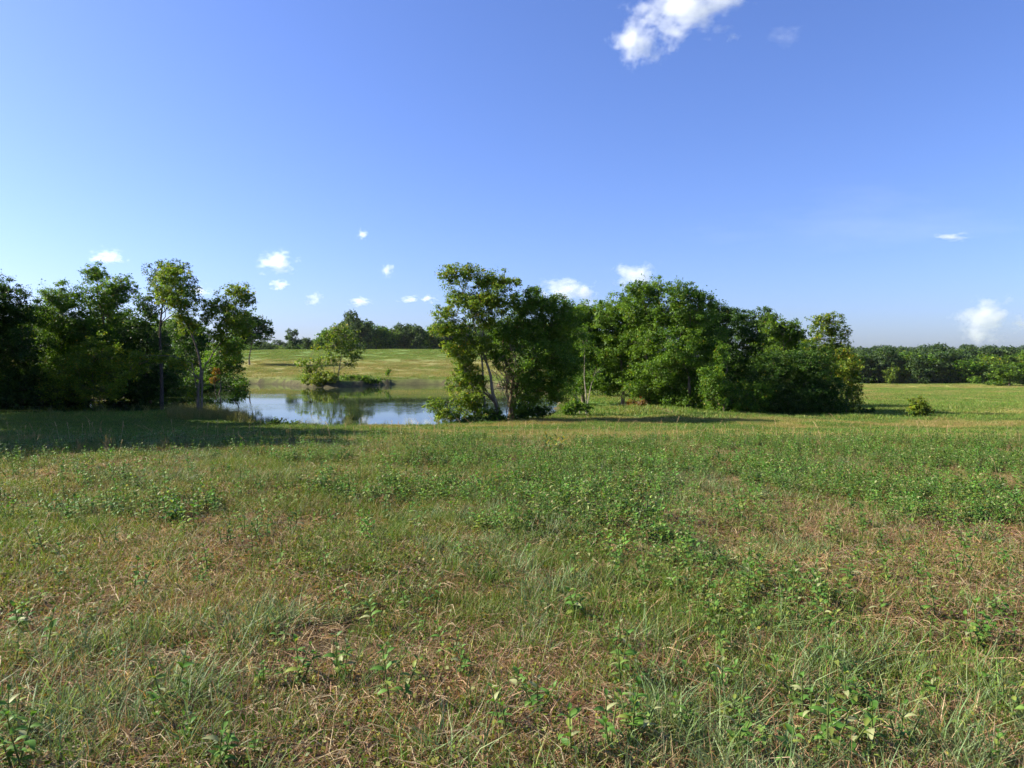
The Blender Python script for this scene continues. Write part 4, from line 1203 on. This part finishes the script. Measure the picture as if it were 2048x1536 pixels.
# flowers
def flower(px, py, col, label, s=1.0):
    g = ground_hit(px, py)
    root = put('wildflower', None, loc=Vector(g)); root.scale = (s, s, s)
    tag(root, label, 'flower')
    sb = MB(); sb.tube([(0, 0, -.02), (.004, 0, .06), (0, .004, .12)], [.002, .0018, .0015], (.1, .15, .05), 4); put('stem', sb.mesh('stem'), M_WEED, root)
    hb = MB()
    for k in range(7):
        a = k * .898
        v, f, c = leaf_mesh('petal', .016, .009, col, rng, .2, .1, 3)
        c2, s2 = math.cos(a), math.sin(a)
        hb.add(v @ np.array([[c2, s2, 0], [-s2, c2, 0], [0, 0, 1]]) + np.array((0, .004, .12)), f, c)
    put('blossom', hb.mesh('blossom'), M_WEED, root)
flower(1522, 1200, (.75, .42, .02), 'single tiny yellow flower right of centre', 1.0)
flower(1246, 1362, (.45, .22, .5), 'single tiny purple flower beside the upright weed', .8)

# ------------------------------------------------------------------ far woods behind the front rows
def far_woods():
    pos = []; sc = []
    def row(px0, px1, d, step, ztop_px, jit):
        n = max(2, int((px1 - px0) / F * d / step))
        for q in range(n):
            px = px0 + (px1 - px0) * (q + .5 + .6 * (rng.random() - .5)) / n
            dd = d * (1 + .04 * (rng.random() - .5))
            g = at(px, ztop_px + jit * (rng.random() - .5), dd)
            zb = float(zt(np.array([g[0]]), np.array([dd]))[0])
            h = min(max(6, g[2] - zb), 17)
            pos.append((g[0], dd, g[2] - h)); sc.append(h / 10.2)
    for d, yt in ((247, 704), (262, 703), (280, 702), (310, 701), (350, 700), (420, 699), (520, 699), (650, 698), (820, 697)):
        row(1560, 2260, d, 6.0 if d < 400 else 8, yt, 7)
    row(2060, 2260, 230, 6, 706, 12)
    for d, yt in ((340, 660), (362, 656), (390, 654)):
        row(690, 1180, d, 7.5, yt, 12)
    row(640, 760, 360, 8, 655, 10)
    for d, yt in ((330, 690), (430, 686), (560, 684)):
        row(380, 700, d, 7, yt, 5)
    for d, yt in ((170, 640), (190, 640)):
        row(-160, 400, d, 6, yt, 30)
    pos = np.array(pos); sc = np.array(sc); n = len(pos)
    pr = []
    for c, t in FP:
        me = c.copy(); pr.append(me)
    gn_scatter('distant_woods', pr, pos, rng.random(n) * 6.283, np.stack([sc * 1.15, sc * 1.15, sc], 1), rng.integers(0, len(pr), n), np.ones((n, 3)), 'distant woods massed behind the field and the meadow')
far_woods()

# ------------------------------------------------------------------ clouds
def cloud_material():
    m, n, l = newmat('cloud_vapour')
    out = n.new('ShaderNodeOutputMaterial')
    v = n.new('ShaderNodeVolumePrincipled')
    v.inputs['Color'].default_value = (.9, .91, .93, 1); v.inputs['Anisotropy'].default_value = .25
    tc = n.new('ShaderNodeTexCoord'); oi = n.new('ShaderNodeObjectInfo')
    ad = n.new('ShaderNodeVectorMath'); ad.operation = 'ADD'
    ml = n.new('ShaderNodeMath'); ml.operation = 'MULTIPLY'; ml.inputs[1].default_value = 57.0
    l.new(oi.outputs['Random'], ml.inputs[0]); l.new(tc.outputs['Object'], ad.inputs[0]); l.new(ml.outputs[0], ad.inputs[1])
    ns = n.new('ShaderNodeTexNoise'); ns.inputs['Scale'].default_value = 1.7; ns.inputs['Detail'].default_value = 9; ns.inputs['Roughness'].default_value = .6
    l.new(ad.outputs[0], ns.inputs['Vector'])
    ln = n.new('ShaderNodeVectorMath'); ln.operation = 'LENGTH'; l.new(tc.outputs['Object'], ln.inputs[0])
    # density = noise*1.5 - radius
    a = n.new('ShaderNodeMath'); a.operation = 'MULTIPLY_ADD'; a.inputs[1].default_value = 3.0; a.inputs[2].default_value = -.95
    l.new(ns.outputs[0], a.inputs[0])
    b = n.new('ShaderNodeMath'); b.operation = 'SUBTRACT'; l.new(a.outputs[0], b.inputs[0]); l.new(ln.outputs['Value'], b.inputs[1])
    r = n.new('ShaderNodeMapRange'); r.inputs[1].default_value = 0.0; r.inputs[2].default_value = 1.1; r.inputs[3].default_value = 0; r.inputs[4].default_value = 1
    l.new(b.outputs[0], r.inputs[0])
    at_ = n.new('ShaderNodeAttribute'); at_.attribute_type = 'OBJECT'; at_.attribute_name = 'thickness'
    k = n.new('ShaderNodeMath'); k.operation = 'MULTIPLY'; l.new(r.outputs[0], k.inputs[0]); l.new(at_.outputs['Fac'], k.inputs[1])
    l.new(k.outputs[0], v.inputs['Density'])
    l.new(v.outputs[0], out.inputs['Volume'])
    return m
M_CLOUD = cloud_material()
def ico():
    import bmesh
    bm = bmesh.new(); bmesh.ops.create_icosphere(bm, subdivisions=2, radius=1.15)
    me = bpy.data.meshes.new('cloud'); bm.to_mesh(me); bm.free(); me.materials.append(M_CLOUD); return me
CM = ico()
def cloud(px, py, rx, ry, k, label, d=3000):
    p = at(px, py, d)
    o = put('cloud', CM, None, None, Vector(p))
    s = d / F
    o.scale = (1.3 * rx * s, .6 * (rx + ry) * s, 1.3 * ry * s)
    o['thickness'] = .34 * k / (min(rx, ry) * s)
    tag(o, label, 'cloud', 'small clouds')
CL = [(1290, 72, 66, 56, 10.0, 'left half of the large white cloud at the top of the sky'), (1375, 12, 100, 56, 8.5, 'right half of the large white cloud cut by the top edge'),
      (556, 524, 40, 24, 7, 'brightest puffy cloud over the meadow gap'), (559, 571, 20, 13, 6, 'small round cloud just below the bright puffy one'), (217, 514, 36, 17, 5, 'cloud above the twin-topped tree at the left'),
      (725, 469, 12, 11, 5, 'highest tiny cloud left of centre'), (774, 540, 16, 15, 4, 'tiny ragged cloud above the meadow treeline'), (720, 603, 26, 10, 5, 'flat small cloud low over the meadow trees'),
      (820, 598, 22, 8, 3.5, 'thin flat cloud left of the central tree'), (858, 598, 18, 10, 6, 'bright little cloud touching the central tree at the left'), (628, 597, 20, 14, 3, 'faint double puff low over the meadow'),
      (1272, 556, 46, 34, 8, 'bright cloud peeking over the top of the grove'), (1122, 580, 56, 26, 5, 'cloud behind the right of the central tree'), (1170, 590, 26, 26, 6, 'upright puff between the central tree and the grove'),
      (1968, 636, 56, 44, 8, 'pointed white cloud low over the far wood at the right'), (2046, 648, 26, 20, 3, 'faint cloud at the right edge low in the sky'), (1905, 473, 36, 9, 1.6, 'faint flat streak of cloud high at the right'),
      (1565, 70, 40, 22, .5, 'faintest wisp right of the large cloud'), (1465, 75, 14, 12, 1.0, 'tiny wisp just right of the large cloud'), (1760, 440, 330, 70, .16, 'broad faint veil of thin cloud across the right of the sky'), (400, 582, 26, 12, 4, 'cloud behind the forked tree crown')]
for c in CL: cloud(*c)

# ------------------------------------------------------------------ air
def haze():
    m, n, l = newmat('hazy_air')
    out = n.new('ShaderNodeOutputMaterial'); v = n.new('ShaderNodeVolumePrincipled')
    v.inputs['Color'].default_value = (.86, .92, 1, 1); v.inputs['Density'].default_value = HAZE; v.inputs['Anisotropy'].default_value = .1
    l.new(v.outputs[0], out.inputs['Volume'])
    import bmesh
    bm = bmesh.new(); bmesh.ops.create_cube(bm, size=1)
    me = bpy.data.meshes.new('haze'); bm.to_mesh(me); bm.free(); me.materials.append(m)
    o = put('haze', me); o.scale = (2000, 2000, 60); o.location = (0, 500, 10)
    tag(o, kind='stuff')
HAZE = .00003
haze()
